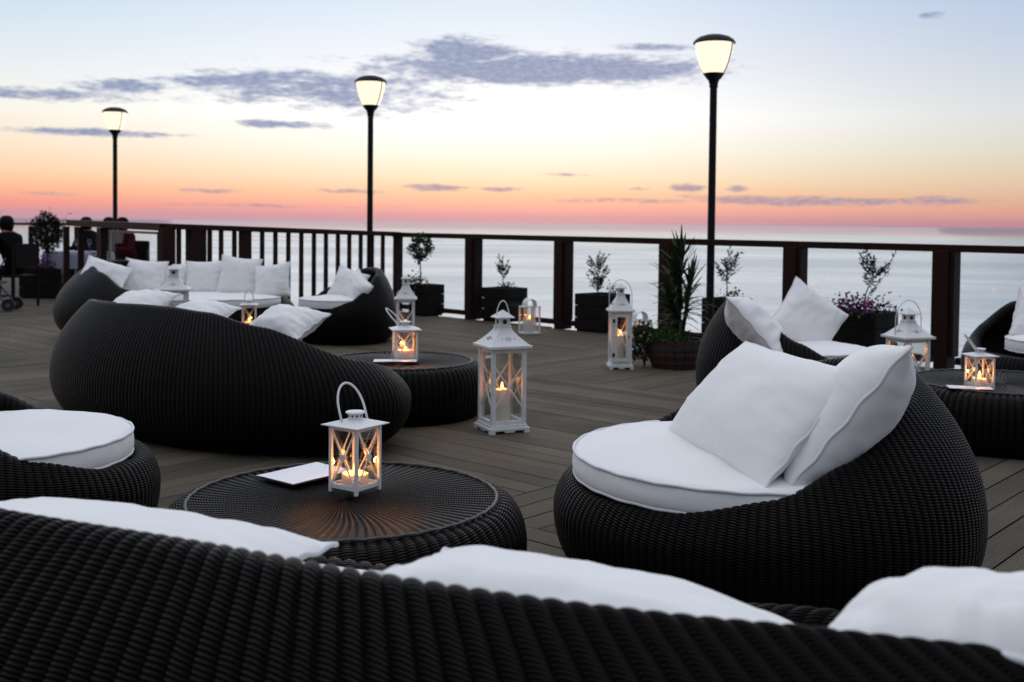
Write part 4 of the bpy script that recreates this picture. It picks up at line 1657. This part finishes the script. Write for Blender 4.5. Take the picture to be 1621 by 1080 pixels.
def spiky(label, c, canes, seed=5):
    rnd = random.Random(seed)
    t = thing('spiky_palm', label, 'plant', c)
    for (dx, dy, top, n) in canes:
        MB().tube([(dx * .2, dy * .2, -.02), (dx * .6, dy * .6, top * .5), (dx, dy, top)], [.020, .016, .013], 8).obj('cane', M_BARK, t, smooth=True)
        V, F = [], []
        for k in range(n):
            q = .30 + .70 * k / n
            blades(V, F, (dx * q, dy * q, top * q), 3, .30 + .06 * q, .026, rnd, up=(.12 + .5 * q ** 3, .45 + .5 * q ** 2), droop=.75)
        blades(V, F, (dx, dy, top), 12, .27, .026, rnd, up=(.5, .98), droop=.3)
        mesh_obj('leaf_rosette', V, F, M_LEAF, t)
    return t


def bush(label, c, r, h, mat, n=900, seed=3, size=.035, zc=None, name='bush'):
    rnd = random.Random(seed)
    t = thing(name, label, 'bush', c)
    pts = []
    while len(pts) < n:
        q = Vector((rnd.uniform(-1, 1), rnd.uniform(-1, 1), rnd.uniform(-.6, 1)))
        if q.length > 1 + .3 * noise.noise(q * 2 + Vector((seed, 0, 0))):
            continue
        pts.append(Vector((q.x * r, q.y * r, h * .45 + q.z * h * .55)))
    V, F = leaf_cloud(pts, size, rnd, 1.6, radial=Vector((0, 0, h * .3)))
    mesh_obj('foliage', V, F, mat, t)
    st = MB()
    for k in range(7):
        st.tube([(0, 0, -.03), (rnd.uniform(-r, r) * .6, rnd.uniform(-r, r) * .6, h * .8)], .004, 5)
    st.obj('stem', M_BARK, t)
    return t


# planters along the railing, left to right
def pl_at(px, py):
    return at(px, py, 0)


q = pl_at(675, 499)
planter('square black planter under the ball-shaped tree, left of the first wide bay', q, .34, .42)
ball_tree('small dark ball-shaped potted tree in front of the railing corner', (q.x - .09, q.y, .39), aty(662, 392, q.y).z, .155, 3, 1100)
flowers('red flowers at the foot of the ball-shaped tree', (q.x - .15, q.y - .05, .40), .14, .22, M_RED, 90, seed=4)
q = pl_at(798, 508)
planter('square black planter in the first glazed bay, left of the arched lantern', q, .42, .43)
olive('thin sparse sapling with bare stem in the first bay planter', (q.x - .02, q.y, .40), .50, .10, 12, 20, leaf=.045, dens=14, mat=M_LEAF)
bush('low grey green sprigs round the thin sapling in the first bay planter', (q.x + .03, q.y - .02, .39), .12, .10, M_OLIVE, 60, 8)
q = pl_at(953, 524)
planter('square black planter in the second glazed bay, behind the slim lantern', q, .46, .44)
olive('bushy upright shrub in the second bay planter', (q.x - .06, q.y, .40), .52, .13, 22, 34, leaf=.045, dens=20, mat=M_LEAF, bare=.10)
flowers('red bloom with round leaves above the second bay planter', (q.x + .09, q.y - .05, .42), .08, .20, M_RED, 16, M_LEAF2, seed=14)
q = aty(1366, 560, 10.1)
q.z = 0
planter('square black planter with magenta flowers, beside the right railing post', q, .46, .46)
olive('leaning olive sapling with two forked tops above magenta flowers', (q.x - .01, q.y, .43), .62, .15, 31, 20, lean=(.12, 0), leaf=.05, dens=18)
flowers('magenta flowers spilling from the right planter', (q.x - .10, q.y - .10, .45), .26, .20, M_MAG, 330, seed=24)
q = aty(1150, 520, 12.0)
q.z = 0
planter('square black planter hidden behind the spiky palm and armchair', q, .40, .44)
olive('wispy olive sapling right of the near lamp pole', (q.x, q.y, .42), .60, .15, 41, 22, leaf=.05, dens=16)
flowers('small red flowers under the wispy olive sapling', (q.x + .03, q.y - .1, .44), .12, .14, M_RED, 40, seed=25)
q = aty(75, 462, 17.0)
q.z = 0
planter('large dark planter at the far left with purple flowers', q, .62, .48, 0)
flowers('purple flowers in the far left planter', (q.x + .05, q.y - .10, .47), .38, .24, M_PURP, 300, M_DARKLEAF, seed=26)
ball_tree('dark round bushy tree with stray twigs at the far left', (q.x, q.y, .44), aty(75, 368, 17.0).z, .25, 9, 3600, M_DARKLEAF, .018)
olive('stray leafy twigs round the dark bushy tree at the far left', (q.x, q.y + .05, .44), 1.0, .30, 44, 16, leaf=.07, dens=10, mat=M_DARKLEAF, bare=.5)

# barrel planter with spiky palm
q = at(1072, 584, 0)
BQ = Vector((q.x, q.y + .10, 0))
t = thing('barrel_planter', 'low half barrel planter of old staves with iron hoop', 'planter', BQ)
nst = 18
for k in range(nst):
    a0 = 2 * PI * (k + .04) / nst
    a1 = 2 * PI * (k + .96) / nst
    V = []
    for z, r_ in ((0, .205), (.12, .245), (.25, .235)):
        for rr in (r_, r_ - .02):
            for a_ in (a0, a1):
                V.append((rr * math.cos(a_), rr * math.sin(a_), z))
    F = []
    for i in range(2):
        b_ = i * 4
        F += [(b_, b_ + 1, b_ + 5, b_ + 4), (b_ + 3, b_ + 2, b_ + 6, b_ + 7), (b_ + 1, b_ + 3, b_ + 7, b_ + 5), (b_ + 2, b_, b_ + 4, b_ + 6)]
    F += [(0, 2, 3, 1), (8, 9, 11, 10)]
    mesh_obj('stave', V, F, M_STAVE, t)
for z, r_ in ((.165, .249), (.05, .228)):
    MB().lathe([(r_, z), (r_, z + .028), (r_ - .006, z + .028), (r_ - .006, z)], 36).obj('hoop', M_HOOP, t)
MB().lathe([(.20, .20), (.20, .225)], 24).obj('soil', M_SOIL, t)
spiky('tall spiky palm with long narrow leaves in the barrel planter', (BQ.x + .02, BQ.y, .22), [(.02, .02, .74, 17), (-.05, .05, .60, 12), (.10, -.02, .50, 11), (-.09, -.04, .36, 10)])
bush('low bright green leaves round the foot of the spiky palm', (BQ.x - .06, BQ.y - .06, .22), .20, .12, M_LEAF2, 700, 6, .032)
bush('dark leafy bush standing between the slim lantern and the barrel', (at(1022, 583).x, at(1022, 583).y + .1, .03), .12, .36, M_LEAF, 900, 16, .035)
# palm fronds reaching in from the left edge
spiky('palm fronds just reaching in at the left edge', (aty(-14, 400, 18).x, 18, .0), [(0, 0, 1.25, 10)], 15)


# ------------------------------------------------------------------ diners at the far left
M_SKIN = simple('skin', (.28, .15, .10), 0.6)
M_HAIR = simple('dark_hair', (.006, .005, .004), 0.7, spec=.08)


def person(label, c, face, top_col, leg_col, arm=.0, cat='person', lean=.12):
    """seated figure, hips at seat height .46, facing angle `face`"""
    t = thing('person', label, cat, (c[0], c[1], 0), rz=face)
    J = {'pel': (0, 0, .50), 'sp': (0, lean * .4, .72), 'ch': (0, lean, .95), 'nk': (0, lean * 1.25, 1.07), 'hd': (0, lean * 1.5, 1.16), 'cr': (0, lean * 1.45, 1.26)}
    V = list(J.values())
    rad = [.18, .15, .165, .052, .085, .078]
    E = [(0, 1), (1, 2), (2, 3), (3, 4), (4, 5)]
    for s in (-1, 1):
        n = len(V)
        V += [(s * .18, lean, .98), (s * .24, lean + .08, .74), (s * .17, lean + .30, .76 + arm), (s * .13, lean + .37, .78 + arm)]
        rad += [.058, .044, .034, .030]
        E += [(2, n), (n, n + 1), (n + 1, n + 2), (n + 2, n + 3)]
        n = len(V)
        V += [(s * .10, .06, .50), (s * .12, .44, .50), (s * .12, .46, .10), (s * .12, .58, .05)]
        rad += [.095, .066, .046, .038]
        E += [(0, n), (n, n + 1), (n + 1, n + 2), (n + 2, n + 3)]
    me = bpy.data.meshes.new('body')
    me.from_pydata(V, E, [])
    o = bpy.data.objects.new('body', me)
    COL.objects.link(o)
    o.parent = t
    sk = o.modifiers.new('skin', 'SKIN')
    for i, v in enumerate(me.skin_vertices[0].data):
        v.radius = (rad[i], rad[i] * (.72 if i in (0, 1, 2) else 1))
        v.use_root = (i == 0)
    ss = o.modifiers.new('sub', 'SUBSURF')
    ss.levels = ss.render_levels = 2
    m, N, b = new_mat('clothes')
    g = N.n('ShaderNodeTexCoord')
    x_, y_, z_ = N.sep(g.outputs['Object'])
    cc = N.mix(N.m('GREATER_THAN', z_, .56), (*leg_col, 1), (*top_col, 1))
    cc = N.mix(N.m('GREATER_THAN', z_, 1.05), cc, (.24, .13, .09, 1))
    N.put(b.inputs['Base Color'], cc)
    b.inputs['Roughness'].default_value = .9
    b.inputs['Specular IOR Level'].default_value = .08
    me.materials.append(m)
    hr = MB().lathe([(.02, 1.285), (.06, 1.275), (.092, 1.235), (.100, 1.18), (.094, 1.12), (.075, 1.07), (.02, 1.06)][::-1], 16, (0, lean * 1.45 - .018, 0)).obj('hair', M_HAIR, t)
    autosmooth(hr, 80)
    fc = MB()
    for s in (-1, 1):
        fc.lathe([(.003, -.006), (.008, 0), (.003, .006)], 8, (s * .03, lean * 1.5 + .088, 1.175))
    fc.obj('eye', M_HOLE, t)
    MB().frustum(1.13, .02, 1.165, .012, .03, .012).obj('nose', M_SKIN, t).location = (0, lean * 1.5 + .092, 0)
    return t


def chair(label, c, face):
    t = thing('dining_chair', label, 'chair', (c[0], c[1], 0), rz=face, group='dark chairs at the far dining table')
    MB().box((0, .05, .43), (.44, .44, .03)).obj('seat', M_BOX, t, bevel=.005)
    MB().box((0, -.20, .72), (.42, .025, .34)).obj('backrest', M_BOX, t, bevel=.005)
    for a_ in (-1, 1):
        MB().bar((a_ * .19, .24, 0), (a_ * .19, .24, .415), .03).obj('leg', M_BOX, t)
        MB().bar((a_ * .225, -.19, 0), (a_ * .225, -.19, .88), .028).obj('leg', M_BOX, t)
    return t


for px_, Y, face, top, legc, lab in (
        (24, 15.2, 70, (.003, .003, .004), (.004, .005, .008), 'seated person in black at the left edge, turned to the dining table'),
        (147, 18.3, 160, (.012, .013, .018), (.01, .01, .012), 'seated person with round dark head above the railing, left of the far lamp pole'),
        (180, 18.6, 170, (.012, .030, .016), (.01, .01, .012), 'seated person in dark green behind the glass panel, under the far lamp'),
        (206, 18.0, 150, (.05, .006, .010), (.012, .01, .01), 'seated person in dark red behind the glass panel')):
    x0 = aty(px_, 360, Y).x
    person(lab, (x0, Y), R(face), top, legc)
    chair('dark dining chair under the ' + lab.split(',')[0].split(' behind')[0].split(' above')[0].replace(' at the left edge', ' at the far left'), (x0, Y - .0), R(face))

tb = aty(124, 396, 17.2)
t = thing('dining_table', 'far dining table with white cloth hanging in a point', 'table', (tb.x, 17.2, 0), rz=R(45))
MB().box((0, 0, .70), (.80, .80, .03)).obj('tabletop', M_BOX, t)
MB().lathe([(.22, 0), (.22, .02), (.03, .04), (.03, .684)], 16).obj('pedestal', M_BLACK, t)
V, F = [], []
n = 24
for j in range(n + 1):
    for i in range(n + 1):
        u, v = (i / n - .5) * 1.36, (j / n - .5) * 1.36
        x, y, z = u, v, .722
        ou, ov = max(0, abs(u) - .40), max(0, abs(v) - .40)
        if ou or ov:
            z -= (ou + ov) * .9
            x = math.copysign(min(abs(u), .405 + ou * .12), u) + .010 * math.sin(v * 30) * (ou > 0)
            y = math.copysign(min(abs(v), .405 + ov * .12), v) + .010 * math.sin(u * 30) * (ov > 0)
        V.append((x, y, z))
for j in range(n):
    for i in range(n):
        a_ = j * (n + 1) + i
        F.append((a_, a_ + 1, a_ + n + 2, a_ + n + 1))
o = mesh_obj('tablecloth', V, F, M_CLOTH, None, smooth=True)
o.location = (tb.x, 17.2, 0)
o.rotation_euler = (0, 0, R(45))
tag(o, 'white cloth draped over the far dining table', 'tablecloth')
for dx, dy, k in ((-.18, -.1, 'leftmost'), (.05, -.2, 'front'), (.2, -.05, 'rightmost'), (-.05, .1, 'rear')):
    o = MB().lathe([(.032, 0), (.032, .003), (.004, .008), (.004, .09), (.022, .11), (.036, .15), (.030, .20)], 14).obj('wine_glass', M_CLEARG)
    autosmooth(o, 60)
    o.location = (tb.x + dx, 17.2 + dy, .7235)
    tag(o, k + ' stemmed glass on the far white tablecloth', 'glass', 'stemmed glasses on the far table')

# pushchair at the left edge
pc = aty(20, 470, 15.0)
t = thing('pushchair', 'dark folding pushchair with small wheels at the left edge', 'pushchair', (pc.x, 14.4, 0), rz=R(10))
M_TUBE = simple('dull_grey_tube', (.10, .11, .15), .4, .6)
for s in (-1, 1):
    MB().tube([(-.28, s * .2, .72), (.24, s * .2, .10)], .014, 8).obj('frame_tube', M_TUBE, t)
    MB().tube([(.12, s * .2, .70), (-.22, s * .2, .10)], .012, 8).obj('frame_tube', M_TUBE, t)
    for x in (-.24, .26):
        w_ = MB().tube([(x, s * .2 - .018, .09), (x, s * .2 + .018, .09)], .085, 18).obj('wheel', M_HINGE, t)
        MB().tube([(x, s * .2 - .021, .09), (x, s * .2 + .021, .09)], .03, 12).obj('hub', M_TUBE, w_)
MB().bar((-.22, 0, .20), (.22, 0, .20), .36, .014).obj('basket', M_BOX, t)
MB().box((-.02, 0, .38), (.34, .34, .03)).box((-.16, 0, .56), (.03, .34, .34), Matrix.Rotation(R(-18), 3, 'Y')).obj('seat', M_COVER, t)
MB().tube([(-.28, -.2, .72), (-.34, -.2, .86), (-.34, .2, .86), (-.28, .2, .72)], .014, 8).obj('push_handle', M_TUBE, t)
